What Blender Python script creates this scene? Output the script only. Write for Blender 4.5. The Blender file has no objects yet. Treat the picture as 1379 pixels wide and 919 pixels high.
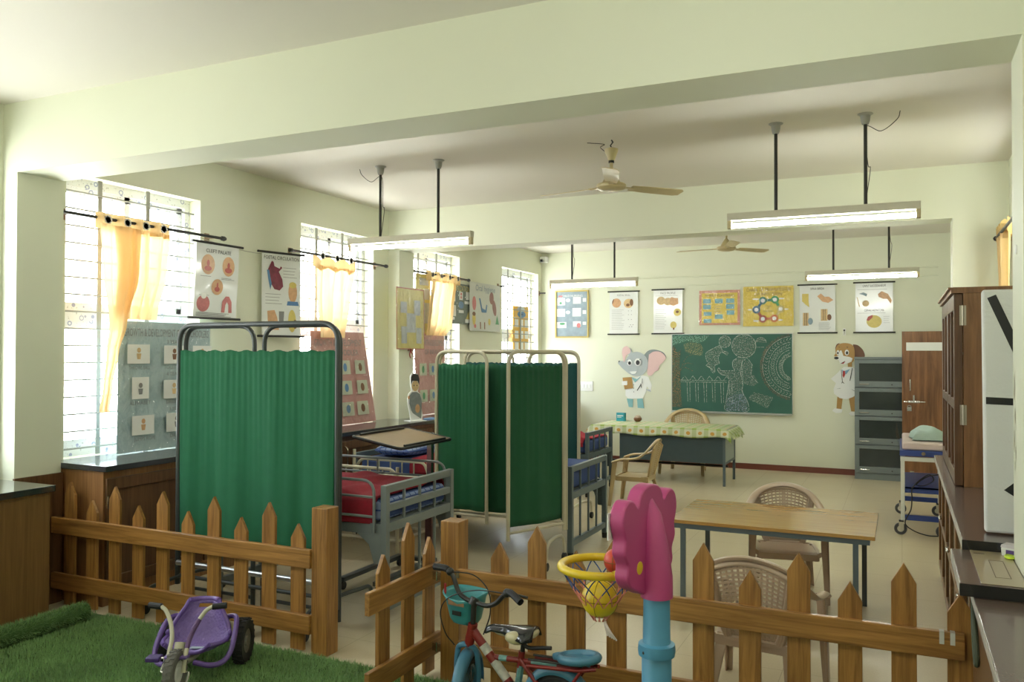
import bpy, bmesh, math, random
from mathutils import Vector, Matrix
random.seed(7)
S = bpy.context.scene
COL = S.collection
PI = math.pi
def R(d): return d * PI / 180

# ------------------------------------------------------------------ materials
MATS = {}
def nodes(name):
    m = bpy.data.materials.new(name); m.use_nodes = True
    nt = m.node_tree
    return m, nt, nt.nodes['Principled BSDF']
def hexl(h):
    h = h.lstrip('#'); o = []
    for i in (0, 2, 4):
        c = int(h[i:i+2], 16) / 255
        o.append(c / 12.92 if c <= .04045 else ((c + .055) / 1.055) ** 2.4)
    return (o[0], o[1], o[2], 1)
def col(c): return hexl(c) if isinstance(c, str) else (c[0], c[1], c[2], 1)
def mat(name, c, rough=.5, metal=0., var=.06, nscale=12., bump=0., bscale=80., coat=0., trans=0., spec=.5, sheen=0.):
    """plain surface: one colour with a little noise variation and optional fine bump"""
    if name in MATS: return MATS[name]
    m, nt, b = nodes(name); c = col(c)
    b.inputs['Roughness'].default_value = rough; b.inputs['Metallic'].default_value = metal
    b.inputs['Specular IOR Level'].default_value = spec
    if coat: b.inputs['Coat Weight'].default_value = coat; b.inputs['Coat Roughness'].default_value = .08
    if sheen: b.inputs['Sheen Weight'].default_value = sheen
    tc = nt.nodes.new('ShaderNodeTexCoord'); n = nt.nodes.new('ShaderNodeTexNoise')
    n.inputs['Scale'].default_value = nscale; n.inputs['Detail'].default_value = 4
    nt.links.new(tc.outputs['Object'], n.inputs['Vector'])
    mx = nt.nodes.new('ShaderNodeMix'); mx.data_type = 'RGBA'
    mx.inputs[6].default_value = tuple(max(0, v * (1 - var)) for v in c[:3]) + (1,)
    mx.inputs[7].default_value = tuple(min(1, v * (1 + var)) for v in c[:3]) + (1,)
    nt.links.new(n.outputs['Fac'], mx.inputs[0]); nt.links.new(mx.outputs[2], b.inputs['Base Color'])
    if bump:
        n2 = nt.nodes.new('ShaderNodeTexNoise'); n2.inputs['Scale'].default_value = bscale
        nt.links.new(tc.outputs['Object'], n2.inputs['Vector'])
        bp = nt.nodes.new('ShaderNodeBump'); bp.inputs['Strength'].default_value = bump; bp.inputs['Distance'].default_value = .01
        nt.links.new(n2.outputs['Fac'], bp.inputs['Height']); nt.links.new(bp.outputs['Normal'], b.inputs['Normal'])
    MATS[name] = m; return m
def wood(name, c1, c2, axis='Z', rough=.45, coat=0., stretch=18., scale=2.2):
    if name in MATS: return MATS[name]
    m, nt, b = nodes(name)
    b.inputs['Roughness'].default_value = rough
    if coat: b.inputs['Coat Weight'].default_value = coat; b.inputs['Coat Roughness'].default_value = .12
    tc = nt.nodes.new('ShaderNodeTexCoord'); mp = nt.nodes.new('ShaderNodeMapping')
    sc = [stretch] * 3; sc['XYZ'.index(axis)] = 1.
    mp.inputs['Scale'].default_value = sc
    nt.links.new(tc.outputs['Object'], mp.inputs['Vector'])
    n = nt.nodes.new('ShaderNodeTexNoise'); n.inputs['Scale'].default_value = scale; n.inputs['Detail'].default_value = 8
    n.inputs['Roughness'].default_value = .62; n.inputs['Distortion'].default_value = .6
    nt.links.new(mp.outputs['Vector'], n.inputs['Vector'])
    r = nt.nodes.new('ShaderNodeValToRGB')
    r.color_ramp.elements[0].position = .34; r.color_ramp.elements[0].color = col(c1)
    r.color_ramp.elements[1].position = .68; r.color_ramp.elements[1].color = col(c2)
    nt.links.new(n.outputs['Fac'], r.inputs['Fac']); nt.links.new(r.outputs['Color'], b.inputs['Base Color'])
    bp = nt.nodes.new('ShaderNodeBump'); bp.inputs['Strength'].default_value = .12; bp.inputs['Distance'].default_value = .004
    nt.links.new(n.outputs['Fac'], bp.inputs['Height']); nt.links.new(bp.outputs['Normal'], b.inputs['Normal'])
    MATS[name] = m; return m
def emit(name, c, s):
    if name in MATS: return MATS[name]
    m, nt, b = nodes(name); nt.nodes.remove(b)
    e = nt.nodes.new('ShaderNodeEmission'); e.inputs['Color'].default_value = col(c); e.inputs['Strength'].default_value = s
    nt.links.new(e.outputs[0], nt.nodes['Material Output'].inputs[0]); MATS[name] = m; return m
def pane(name, tint=(1, 1, 1), gloss=.07, rough=.02):
    if name in MATS: return MATS[name]
    m, nt, b = nodes(name); nt.nodes.remove(b)
    t = nt.nodes.new('ShaderNodeBsdfTransparent'); t.inputs[0].default_value = col(tint)
    g = nt.nodes.new('ShaderNodeBsdfGlossy'); g.inputs['Roughness'].default_value = rough
    x = nt.nodes.new('ShaderNodeMixShader'); x.inputs[0].default_value = gloss
    nt.links.new(t.outputs[0], x.inputs[1]); nt.links.new(g.outputs[0], x.inputs[2])
    nt.links.new(x.outputs[0], nt.nodes['Material Output'].inputs[0]); MATS[name] = m; return m
def sheer(name, c, tr=.55, alpha=.0):
    """thin curtain cloth: diffuse + translucent, partly see-through weave"""
    if name in MATS: return MATS[name]
    m, nt, b = nodes(name); nt.nodes.remove(b)
    d = nt.nodes.new('ShaderNodeBsdfDiffuse'); d.inputs[0].default_value = col(c)
    t = nt.nodes.new('ShaderNodeBsdfTranslucent'); t.inputs[0].default_value = col(c)
    x = nt.nodes.new('ShaderNodeMixShader'); x.inputs[0].default_value = tr
    nt.links.new(d.outputs[0], x.inputs[1]); nt.links.new(t.outputs[0], x.inputs[2]); out = x
    if alpha:
        p = nt.nodes.new('ShaderNodeBsdfTransparent'); p.inputs[0].default_value = col(c)
        y = nt.nodes.new('ShaderNodeMixShader'); y.inputs[0].default_value = alpha
        nt.links.new(x.outputs[0], y.inputs[1]); nt.links.new(p.outputs[0], y.inputs[2]); out = y
    nt.links.new(out.outputs[0], nt.nodes['Material Output'].inputs[0]); MATS[name] = m; return m
def pattern(name, fn, rough=.6, coat=0.):
    """fn(nt, tc) returns a colour socket"""
    if name in MATS: return MATS[name]
    m, nt, b = nodes(name); b.inputs['Roughness'].default_value = rough
    if coat: b.inputs['Coat Weight'].default_value = coat; b.inputs['Coat Roughness'].default_value = .1
    tc = nt.nodes.new('ShaderNodeTexCoord')
    nt.links.new(fn(nt, tc), b.inputs['Base Color']); MATS[name] = m; return m
def mixrgb(nt, fac, a, b):
    mx = nt.nodes.new('ShaderNodeMix'); mx.data_type = 'RGBA'
    for sock, v in ((mx.inputs[0], fac), (mx.inputs[6], a), (mx.inputs[7], b)):
        if hasattr(v, 'is_linked'): nt.links.new(v, sock)
        else: sock.default_value = v if not isinstance(v, str) else hexl(v)
    return mx.outputs[2]
def mathn(nt, op, a, b=0.):
    n = nt.nodes.new('ShaderNodeMath'); n.operation = op
    for sock, v in ((n.inputs[0], a), (n.inputs[1], b)):
        if hasattr(v, 'is_linked'): nt.links.new(v, sock)
        else: sock.default_value = v
    return n.outputs[0]
def sep(nt, tc, out='Object'):
    s = nt.nodes.new('ShaderNodeSeparateXYZ'); nt.links.new(tc.outputs[out], s.inputs[0]); return s.outputs

# ------------------------------------------------------------------ mesh builder
class B:
    def __init__(s, M=None): s.v = []; s.f = []; s.M = M or Matrix.Identity(4)
    def at(s, loc=(0, 0, 0), rot=(0, 0, 0), sc=1.):
        from mathutils import Euler
        s.M = Matrix.Translation(loc) @ Euler(rot).to_matrix().to_4x4() @ Matrix.Scale(sc, 4); return s
    def add(s, vs, fs):
        o = len(s.v); s.v += [tuple(s.M @ Vector(p)) for p in vs]; s.f += [tuple(i + o for i in f) for f in fs]; return s
    def box(s, x0, x1, y0, y1, z0, z1):
        return s.add([(x0,y0,z0),(x1,y0,z0),(x1,y1,z0),(x0,y1,z0),(x0,y0,z1),(x1,y0,z1),(x1,y1,z1),(x0,y1,z1)],
                     [(0,3,2,1),(4,5,6,7),(0,1,5,4),(1,2,6,5),(2,3,7,6),(3,0,4,7)])
    def bar(s, p0, p1, w, h, up=(0, 0, 1)):
        p0 = Vector(p0); p1 = Vector(p1); d = (p1 - p0).normalized(); u = Vector(up)
        if abs(d.dot(u)) > .99: u = Vector((1, 0, 0))
        a = d.cross(u).normalized(); c = a.cross(d)
        q = [(-1,-1),(1,-1),(1,1),(-1,1)]
        vs = [p + a*(i*w/2) + c*(j*h/2) for p in (p0, p1) for i, j in q]
        return s.add(vs, [(0,1,2,3),(7,6,5,4),(0,4,5,1),(1,5,6,2),(2,6,7,3),(3,7,4,0)])
    def tube(s, pts, r, n=8, closed=False):
        P = [Vector(p) for p in pts]; k = len(P); rr = r if isinstance(r, (list, tuple)) else [r]*k
        vs = []; fs = []; prev = None
        for i, p in enumerate(P):
            if closed: t = P[(i+1) % k] - P[i-1]
            else: t = P[min(i+1, k-1)] - P[max(i-1, 0)]
            t = t.normalized()
            if prev is None:
                u = Vector((0, 0, 1)) if abs(t.z) < .9 else Vector((1, 0, 0))
                a = t.cross(u).normalized()
            else: a = (prev - t*prev.dot(t)).normalized()
            prev = a; b = t.cross(a)
            for j in range(n):
                th = 2*PI*j/n; vs.append(p + (a*math.cos(th) + b*math.sin(th))*rr[i])
        m = k if closed else k-1
        for i in range(m):
            for j in range(n):
                i2 = (i+1) % k; fs.append((i*n+j, i*n+(j+1) % n, i2*n+(j+1) % n, i2*n+j))
        if not closed:
            fs.append(tuple(range(n))[::-1]); fs.append(tuple((k-1)*n + j for j in range(n)))
        return s.add(vs, fs)
    def cyl(s, p0, p1, r0, r1=None, n=16): return s.tube([p0, p1], [r0, r0 if r1 is None else r1], n)
    def lathe(s, prof, n=24, c=(0, 0, 0), axis='Z'):
        vs = []; fs = []; k = len(prof)
        for r, z in prof:
            for j in range(n):
                t = 2*PI*j/n; x, y = r*math.cos(t), r*math.sin(t)
                q = {'Z': (x, y, z), 'Y': (x, z, -y), 'X': (z, x, y)}[axis]
                vs.append((q[0]+c[0], q[1]+c[1], q[2]+c[2]))
        for i in range(k-1):
            for j in range(n): fs.append((i*n+j, i*n+(j+1) % n, (i+1)*n+(j+1) % n, (i+1)*n+j))
        if prof[0][0] > 1e-6: fs.append(tuple(range(n))[::-1])
        if prof[-1][0] > 1e-6: fs.append(tuple((k-1)*n+j for j in range(n)))
        return s.add(vs, fs)
    def prism(s, poly, a, b, axis='Y'):
        """polygon in the plane across `axis`, extruded a..b. Y: (x,z); X: (y,z); Z: (x,y)"""
        n = len(poly)
        def q(p, t): return {'Y': (p[0], t, p[1]), 'X': (t, p[0], p[1]), 'Z': (p[0], p[1], t)}[axis]
        vs = [q(p, a) for p in poly] + [q(p, b) for p in poly]
        return s.add(vs, [tuple(range(n)), tuple(range(2*n-1, n-1, -1))] + [(i, n+i, n+(i+1) % n, (i+1) % n) for i in range(n)])
    def ball(s, c, r, n=16, m=10):
        rx, ry, rz = r if isinstance(r, (tuple, list)) else (r, r, r)
        vs = [(c[0], c[1], c[2]-rz)]; fs = []
        for i in range(1, m):
            ph = -PI/2 + PI*i/m
            for j in range(n):
                t = 2*PI*j/n; vs.append((c[0]+rx*math.cos(ph)*math.cos(t), c[1]+ry*math.cos(ph)*math.sin(t), c[2]+rz*math.sin(ph)))
        vs.append((c[0], c[1], c[2]+rz)); L = len(vs)-1
        for j in range(n): fs.append((0, 1+(j+1) % n, 1+j)); fs.append((L, L-n+j, L-n+(j+1) % n))
        for i in range(m-2):
            for j in range(n): a = 1+i*n; fs.append((a+j, a+(j+1) % n, a+n+(j+1) % n, a+n+j))
        return s.add(vs, fs)
    def grid(s, fn, nu, nv, closed=False):
        vs = [fn(i/nu, j/nv) for j in range(nv+1) for i in range(nu+1)]
        fs = [(j*(nu+1)+i, j*(nu+1)+i+1, (j+1)*(nu+1)+i+1, (j+1)*(nu+1)+i) for j in range(nv) for i in range(nu)]
        return s.add(vs, fs)
    def flat(s, poly, f):
        """flat polygon (u,v list) mapped through f"""
        return s.add([f(*p) for p in poly], [tuple(range(len(poly)))])
    def build(s, name, m, parent=None, smooth=35., bevel=0., solid=0., loc=None, rotz=0., segs=2, subsurf=0):
        me = bpy.data.meshes.new(name); me.from_pydata(s.v, [], s.f); me.update()
        bm = bmesh.new(); bm.from_mesh(me); bmesh.ops.recalc_face_normals(bm, faces=bm.faces); bm.to_mesh(me); bm.free()
        me.materials.append(m)
        if smooth:
            me.polygons.foreach_set('use_smooth', [True]*len(me.polygons))
            me.set_sharp_from_angle(angle=R(smooth))
        o = bpy.data.objects.new(name, me); COL.objects.link(o)
        if parent: o.parent = parent
        if loc: o.location = loc
        if rotz: o.rotation_euler.z = rotz
        if solid:
            d = o.modifiers.new('thick', 'SOLIDIFY'); d.thickness = solid; d.offset = 0
        if subsurf:
            d = o.modifiers.new('sub', 'SUBSURF'); d.levels = subsurf; d.render_levels = subsurf
        if bevel:
            d = o.modifiers.new('bev', 'BEVEL'); d.width = bevel; d.segments = segs; d.limit_method = 'ANGLE'; d.angle_limit = R(40)
        return o
def arc(c, r, a0, a1, n, plane='XZ'):
    o = []
    for i in range(n+1):
        t = R(a0 + (a1-a0)*i/n); a, b = r*math.cos(t), r*math.sin(t)
        o.append({'XZ': (c[0]+a, c[1], c[2]+b), 'YZ': (c[0], c[1]+a, c[2]+b), 'XY': (c[0]+a, c[1]+b, c[2])}[plane])
    return o
def ell(cx, cy, rx, ry, n=20, a=0.):
    ca, sa = math.cos(a), math.sin(a); o = []
    for i in range(n):
        t = 2*PI*i/n; x, y = rx*math.cos(t), ry*math.sin(t); o.append((cx + x*ca - y*sa, cy + x*sa + y*ca))
    return o
def rect(x0, x1, y0, y1): return [(x0, y0), (x1, y0), (x1, y1), (x0, y1)]
def round_path(pts, r, n=5):
    """polyline with rounded corners"""
    P = [Vector(p) for p in pts]; o = [P[0]]
    for i in range(1, len(P)-1):
        a, b, c = P[i-1], P[i], P[i+1]; d0 = (a-b).normalized(); d1 = (c-b).normalized()
        k = min(r, (a-b).length/2.01, (c-b).length/2.01); p0 = b+d0*k; p1 = b+d1*k
        for j in range(n+1):
            t = j/n; o.append(p0*(1-t)**2 + b*2*t*(1-t) + p1*t*t)
    o.append(P[-1]); return o
def spline(pts, n=6):
    """Catmull-Rom through points"""
    P = [Vector(p) for p in pts]; P = [P[0]*2-P[1]] + P + [P[-1]*2-P[-2]]; o = []
    for i in range(1, len(P)-2):
        for j in range(n):
            t = j/n; a, b, c, d = P[i-1:i+3]
            o.append(.5*((2*b) + (c-a)*t + (2*a-5*b+4*c-d)*t*t + (3*b-a-3*c+d)*t**3))
    o.append(P[-2]); return o

# ------------------------------------------------------------------ things
def tag(o, label=None, cat=None, group=None, kind=None):
    if label: o['label'] = label
    if cat: o['category'] = cat
    if group: o['group'] = group
    if kind: o['kind'] = kind
    return o
def thing(name, loc, rotz, label, cat, group=None):
    o = bpy.data.objects.new(name, None); COL.objects.link(o); o.empty_display_size = .1
    o.location = loc; o.rotation_euler = (0, 0, rotz); return tag(o, label, cat, group)
def copy_tree(o, parent=None):
    c = o.copy(); COL.objects.link(c)
    if parent: c.parent = parent
    for ch in list(o.children): copy_tree(ch, c)
    return c
def dup(o, loc, rotz, label, group=None):
    c = copy_tree(o); c.location = loc; c.rotation_euler.z = rotz; c['label'] = label
    if group: c['group'] = group
    return c
def struct(o): o['kind'] = 'structure'; return o
_txt = {}
def text_polys(s):
    if s in _txt: return _txt[s]
    cu = bpy.data.curves.new('lettering', 'FONT'); cu.body = s; cu.size = 1.; cu.resolution_u = 3
    o = bpy.data.objects.new('lettering', cu); COL.objects.link(o)
    dg = bpy.context.evaluated_depsgraph_get(); me = o.evaluated_get(dg).to_mesh()
    vs = [(v.co.x, v.co.y) for v in me.vertices]; fs = [tuple(p.vertices) for p in me.polygons]
    o.evaluated_get(dg).to_mesh_clear(); bpy.data.objects.remove(o); bpy.data.curves.remove(cu)
    w = max([v[0] for v in vs] or [1]); _txt[s] = (vs, fs, w); return _txt[s]
def put_text(b, s, cx, y, h, f, wmax=None):
    """centre text at cx, baseline y, cap height h, mapped by f(u,v)"""
    vs, fs, w = text_polys(s); k = h/.7; kx = k
    if wmax and w*k > wmax: kx = wmax/w
    b.add([f(cx + (p[0]-w/2)*kx, y + p[1]*k) for p in vs], fs)
# ------------------------------------------------------------------ camera, sky, view
def camera():
    cd = bpy.data.cameras.new('camera'); c = bpy.data.objects.new('camera', cd); COL.objects.link(c)
    cd.sensor_width = 36; cd.lens = 1118.03/1379*36; cd.clip_start = .05
    yaw, pitch, roll = R(25.110), R(.794), R(.1545)
    f = Vector((-math.sin(yaw)*math.cos(pitch), math.cos(yaw)*math.cos(pitch), math.sin(pitch)))
    r = Vector((math.cos(yaw), math.sin(yaw), 0)); u = r.cross(f)
    r2 = r*math.cos(roll) + u*math.sin(roll); u2 = u*math.cos(roll) - r*math.sin(roll)
    c.matrix_world = Matrix(((r2.x, u2.x, -f.x, 0), (r2.y, u2.y, -f.y, 0), (r2.z, u2.z, -f.z, 1.75), (0, 0, 0, 1)))
    S.camera = c
camera()
W = bpy.data.worlds.new('daylight'); S.world = W; W.use_nodes = True
bg = W.node_tree.nodes['Background']; bg.inputs[1].default_value = 7.5
# bright hazy sky above, sunlit ground below the horizon
_nt = W.node_tree; _tc = _nt.nodes.new('ShaderNodeTexCoord'); _s = _nt.nodes.new('ShaderNodeSeparateXYZ'); _r = _nt.nodes.new('ShaderNodeValToRGB')
_nt.links.new(_tc.outputs['Generated'], _s.inputs[0]); _m = _nt.nodes.new('ShaderNodeMapRange'); _m.inputs[1].default_value = -1; _m.inputs[2].default_value = 1
_nt.links.new(_s.outputs[2], _m.inputs[0]); _nt.links.new(_m.outputs[0], _r.inputs['Fac'])
_r.color_ramp.elements[0].position = .40; _r.color_ramp.elements[0].color = (1.2, 1.18, 1.12, 1)
_r.color_ramp.elements[1].position = .60; _r.color_ramp.elements[1].color = (.90, .95, 1., 1)
_nt.links.new(_r.outputs['Color'], bg.inputs[0])
S.view_settings.view_transform = 'Standard'; S.view_settings.look = 'None'; S.view_settings.gamma = 1; S.view_settings.use_curve_mapping = False
S.view_settings.exposure = .92
S.cycles.use_denoising = True
S.cycles.max_bounces = 14; S.cycles.diffuse_bounces = 9; S.cycles.transparent_max_bounces = 24

# ------------------------------------------------------------------ materials of the place
M_wall = mat('wall_paint', (.69, .71, .565), .62, var=.012, nscale=3., bump=.03, bscale=220)
M_ceil = mat('ceiling_paint', (.68, .65, .575), .75, var=.015, nscale=2.)
M_white = mat('white_plastic', (.80, .81, .78), .35, var=.01)
M_upvc = mat('window_upvc', (.86, .87, .87), .35, var=.01)
M_glass = pane('window_glass', (.96, .98, .98), .06)
M_clear = pane('clear_glass', (.90, .94, .92), .14)
M_grille = mat('grille_enamel', (.30, .31, .28), .4, var=.02)
M_skirt = mat('brown_skirting_tile', (.16, .045, .03), .3, var=.12)
M_wood_z = wood('honey_pine_z', (.19, .083, .018), (.43, .215, .054), 'Z', .42, .15)
M_wood_x = wood('honey_pine_x', (.19, .083, .018), (.43, .215, .054), 'X', .42, .15)
M_wood_y = wood('honey_pine_y', (.19, .083, .018), (.43, .215, .054), 'Y', .42, .15)
M_cab_z = wood('cabinet_teak_z', (.075, .033, .012), (.15, .07, .026), 'Z', .4, .1)
M_cab_end = wood('cabinet_end_laminate', (.22, .10, .034), (.33, .165, .06), 'Z', .4, .1, stretch=26)
M_cup_z = wood('cupboard_ply_z', (.15, .066, .023), (.27, .13, .05), 'Z', .35, .2, stretch=14)
M_door = wood('door_veneer', (.12, .048, .017), (.28, .125, .047), 'Z', .38, .25, stretch=10, scale=1.6)
M_granite = mat('grey_granite', (.045, .045, .05), .14, var=.5, nscale=160, coat=.4)
M_brown_granite = mat('brown_granite', (.12, .08, .068), .25, var=.45, nscale=140, coat=.3)
M_black = mat('black_plastic', (.012, .012, .012), .45)
M_blackrod = mat('black_rod', (.02, .019, .016), .4)
M_steel = mat('bright_steel', (.62, .62, .6), .22, 1.)
M_chrome = mat('chrome_tube', (.5, .52, .53), .3, 1.)
M_grey = mat('grey_enamel', (.17, .20, .205), .38, var=.08)
M_dgrey = mat('dark_grey_enamel', (.05, .06, .06), .35, var=.08)
M_bluegrey = mat('blue_grey_enamel', (.10, .135, .15), .38, var=.08)
M_cream = mat('cream_enamel', (.52, .48, .36), .4, var=.06)
M_fan = mat('fan_cream', (.55, .46, .26), .35, var=.05)
M_red = mat('red_wool', (.27, .010, .026), .95, var=.25, nscale=40, bump=.5, bscale=260)

def floor_col(nt, tc):
    o = sep(nt, tc)
    n = nt.nodes.new('ShaderNodeTexNoise'); n.inputs['Scale'].default_value = 1.3; n.inputs['Detail'].default_value = 6
    nt.links.new(tc.outputs['Object'], n.inputs['Vector'])
    n2 = nt.nodes.new('ShaderNodeTexNoise'); n2.inputs['Scale'].default_value = 90
    nt.links.new(tc.outputs['Object'], n2.inputs['Vector'])
    c = mixrgb(nt, n.outputs['Fac'], (.57, .49, .335, 1), (.67, .58, .41, 1))
    c = mixrgb(nt, mathn(nt, 'MULTIPLY', n2.outputs['Fac'], .35), c, (.40, .35, .25, 1))
    # faint joints of 0.6 m vitrified tiles
    g = 0
    for k in (0, 1):
        a = mathn(nt, 'FRACT', mathn(nt, 'MULTIPLY', o[k], 1/.6)); a = mathn(nt, 'LESS_THAN', a, .007)
        g = a if k == 0 else mathn(nt, 'MAXIMUM', g, a)
    return mixrgb(nt, mathn(nt, 'MULTIPLY', g, .35), c, (.22, .19, .14, 1))
M_floor = pattern('vitrified_floor_tiles', floor_col, .27)
MATS['vitrified_floor_tiles'].node_tree.nodes['Principled BSDF'].inputs['Specular IOR Level'].default_value = .3

def tape_col(nt, tc):
    """white frame still carrying its printed protective tape: rows of small blue and grey marks"""
    v = nt.nodes.new('ShaderNodeTexVoronoi'); v.inputs['Scale'].default_value = 13; nt.links.new(tc.outputs['Object'], v.inputs['Vector'])
    n = nt.nodes.new('ShaderNodeTexNoise'); n.inputs['Scale'].default_value = 45; nt.links.new(tc.outputs['Object'], n.inputs['Vector'])
    d = mathn(nt, 'LESS_THAN', mathn(nt, 'ABSOLUTE', mathn(nt, 'SUBTRACT', v.outputs['Distance'], .22)), .05)
    c = mixrgb(nt, mathn(nt, 'MULTIPLY', d, .6), (.84, .85, .86, 1), (.12, .16, .45, 1))
    e = mathn(nt, 'GREATER_THAN', n.outputs['Fac'], .66)
    return mixrgb(nt, mathn(nt, 'MULTIPLY', e, .5), c, (.3, .3, .3, 1))
M_tape = pattern('window_frame_tape', tape_col, .4)

# ------------------------------------------------------------------ shell
XL, XR, YB, YR, ZC = -5.5, .846, 12.9, -3.2, 3.42
struct(B().box(XL-.23, XR+.2, YR-.2, YB+.2, -.12, 0).build('floor', M_floor, smooth=0))
struct(B().box(XL-.23, XR+.2, YR-.2, YB+.2, ZC, ZC+.15).build('ceiling', M_ceil, smooth=0))
struct(B().box(XL-.23, XR+.2, YB, YB+.2, 0, ZC).build('wall_back', M_wall, smooth=0))
struct(B().box(XL-.23, XR+.2, YR-.2, YR, 0, ZC).build('wall_rear', M_wall, smooth=0))
SILL, HEAD = .965, 3.06
LW = [(-2.6, -1.3), (-.4, .6), (2.3, 3.56), (4.08, 5.36), (6.69, 7.97), (8.72, 10.03), (11.37, 12.76)]
RW = [(6.75, 7.95)]
def wall_with_windows(name, x0, x1, wins):
    b = B(); y = YR
    for a, c in wins:
        b.box(x0, x1, y, a, 0, ZC); b.box(x0, x1, a, c, 0, SILL); b.box(x0, x1, a, c, HEAD, ZC); y = c
    b.box(x0, x1, y, YB, 0, ZC)
    struct(b.build(name, M_wall, smooth=0))
wall_with_windows('wall_left', XL-.23, XL, LW)
wall_with_windows('wall_right', XR, XR+.2, RW)
# beams and the pillars they land on
for y0, y1 in ((3.61, 3.95), (8.28, 8.60)):
    struct(B().box(XL, XR, y0, y1, 2.95, ZC).build('trim_%d' % (1 if y0 < 5 else 2), M_wall, smooth=0))
    struct(B().box(XL, -5.35, y0, y1, 0, 2.95).build('wall_left_pillar', M_wall, smooth=0))
    struct(B().box(.415, XR, y0, y1, 0, 2.95).build('wall_right_pillar', M_wall, smooth=0))
struct(B().box(XL, XR, YB-.015, YB, 0, .085).build('baseboard_back', M_skirt, smooth=0))
struct(B().box(XR-.015, XR, 8.6, YB-.015, 0, .085).build('baseboard_right', M_skirt, smooth=0))
# thin conduits clipped along the back wall above the charts
b = B(); b.tube([(-4.9, YB-.012, 2.93), (.47, YB-.012, 2.955)], .012, 6)
struct(b.build('trim_3', M_wall))
b = B(); b.tube([(-3.0, YB-.01, 2.805), (.47, YB-.01, 2.835)], .007, 6)
struct(b.build('trim_4', M_wall))

# unseen wall and roof added outside to dim daylight through the right window
struct(B().box(2.5, 2.6, 4.5, 10.5, 0, ZC+.15).box(XR+.2, 2.6, 4.5, 10.5, ZC, ZC+.15).build('wall_daylight_block', M_wall, smooth=0))

def window(n, side, y0, y1):
    """uPVC sliding window in a deep reveal behind a white bar grille"""
    s = 1 if side == 'L' else -1; xg = (XL-.165) if side == 'L' else (XR+.14)
    f = B(); t = .055; d = .035
    f.box(xg-d, xg+d, y0, y1, SILL, SILL+.07).box(xg-d, xg+d, y0, y1, HEAD-.07, HEAD)
    f.box(xg-d, xg+d, y0, y0+t, SILL+.07, HEAD-.07).box(xg-d, xg+d, y1-t, y1, SILL+.07, HEAD-.07)
    f.box(xg-d, xg+d, y0+t, y1-t, 1.98, 2.07)                                   # transom
    root = struct(f.build('window_%d' % n, M_tape, smooth=0))
    ym = (y0+y1)/2; sh = B()
    for z0, z1 in ((SILL+.07, 1.98), (2.07, HEAD-.07)):
        for a, c in ((y0+t, ym+.03), (ym-.03, y1-t)):
            dx = .012 if a < ym-.1 else -.012
            sh.box(xg+dx-.01, xg+dx+.01, a, c, z0, z0+.05).box(xg+dx-.01, xg+dx+.01, a, c, z1-.05, z1)
            sh.box(xg+dx-.01, xg+dx+.01, a, a+.05, z0, z1).box(xg+dx-.01, xg+dx+.01, c-.05, c, z0, z1)
    sh.build('sash', M_tape, root, smooth=0)
    B().box(xg-.003, xg+.003, y0+t, y1-t, SILL+.07, HEAD-.07).build('pane', M_glass, root, smooth=0)
    g = B(); xb = xg + s*.085
    z = SILL+.06
    while z < HEAD-.02:
        g.tube([(xb, y0, z), (xb, y1, z)], .0075, 6); z += .128
    for k in (.27, .62):
        yk = y0 + (y1-y0)*k; g.box(xb-.004, xb+.004, yk-.018, yk+.018, SILL, HEAD)
    g.build('grille', M_grille, root)
for i, (a, c) in enumerate(LW): window(i+1, 'L', a, c)
for i, (a, c) in enumerate(RW): window(len(LW)+i+1, 'R', a, c)
# portals guide sampling of the daylight that comes through the panes
def portal(x, y0, y1, rz):
    l = bpy.data.lights.new('portal', 'AREA'); l.shape = 'RECTANGLE'; l.size = HEAD-SILL; l.size_y = y1-y0
    o = bpy.data.objects.new('daylight_portal', l); COL.objects.link(o)
    o.location = (x, (y0+y1)/2, (SILL+HEAD)/2); o.rotation_euler = (0, rz, 0); l.cycles.is_portal = True
for a, c in LW: portal(XL-.225, a, c, -PI/2)
for a, c in RW: portal(XR+.195, a, c, PI/2)

# ------------------------------------------------------------------ hanging tube lights
M_tube = emit('lit_tube', (.97, 1., .93), 42.)
M_batten = mat('batten_enamel', (.60, .57, .46), .45, var=.03)
def tube_light(x0, x1, y, ztop, wire, label):
    cx = (x0+x1)/2; h = (x1-x0)/2
    r = thing('tube_light', (cx, y, ztop), 0, label, 'light', 'hanging tube lights')
    b = B().prism([(-.035, 0), (.035, 0), (.028, -.055), (-.028, -.055)], -h, h, 'X')
    b.build('batten', M_batten, r, bevel=.003)
    e = B()
    for s in (-1, 1): e.box(min(s*h, s*(h-.03)), max(s*h, s*(h-.03)), -.022, .022, -.115, -.05)
    e.build('tube_holder', M_fan, r, bevel=.004)
    B().cyl((-h+.03, 0, -.092), (h-.03, 0, -.092), .0165, n=14).build('tube', M_tube, r)
    for s in (-1, 1):
        x = s*.3; B().cyl((x, 0, -.002), (x, 0, ZC-ztop-.01), .0125, n=10).build('hanger_rod', M_blackrod, r)
        B().lathe([(.022, -.075), (.03, -.05), (.034, -.014), (.052, -.004), (.052, 0)], 14, (x, 0, ZC-ztop)).build('ceiling_cup', mat('cup_grey', (.33, .33, .30), .45), r)
    sx = .3*wire; z = ZC-ztop
    B().tube(spline([(sx, .018, .02), (sx+.03, .02, .25), (sx+.015, .016, z-.35), (sx, .02, z-.09), (sx+wire*.1, 0, z-.13), (sx+wire*.2, 0, z-.06), (sx+wire*.22, -.01, z-.006)], 8), .0028, 5).build('wire', M_blackrod, r)
tube_light(-4.57, -3.30, 6.24, 2.785, -1, 'hanging tube light nearest the window wall, in front of the second window')
tube_light(-1.164, .125, 6.26, 2.785, 1, 'large hanging tube light at the upper right, nearest the white pillar')
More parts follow.
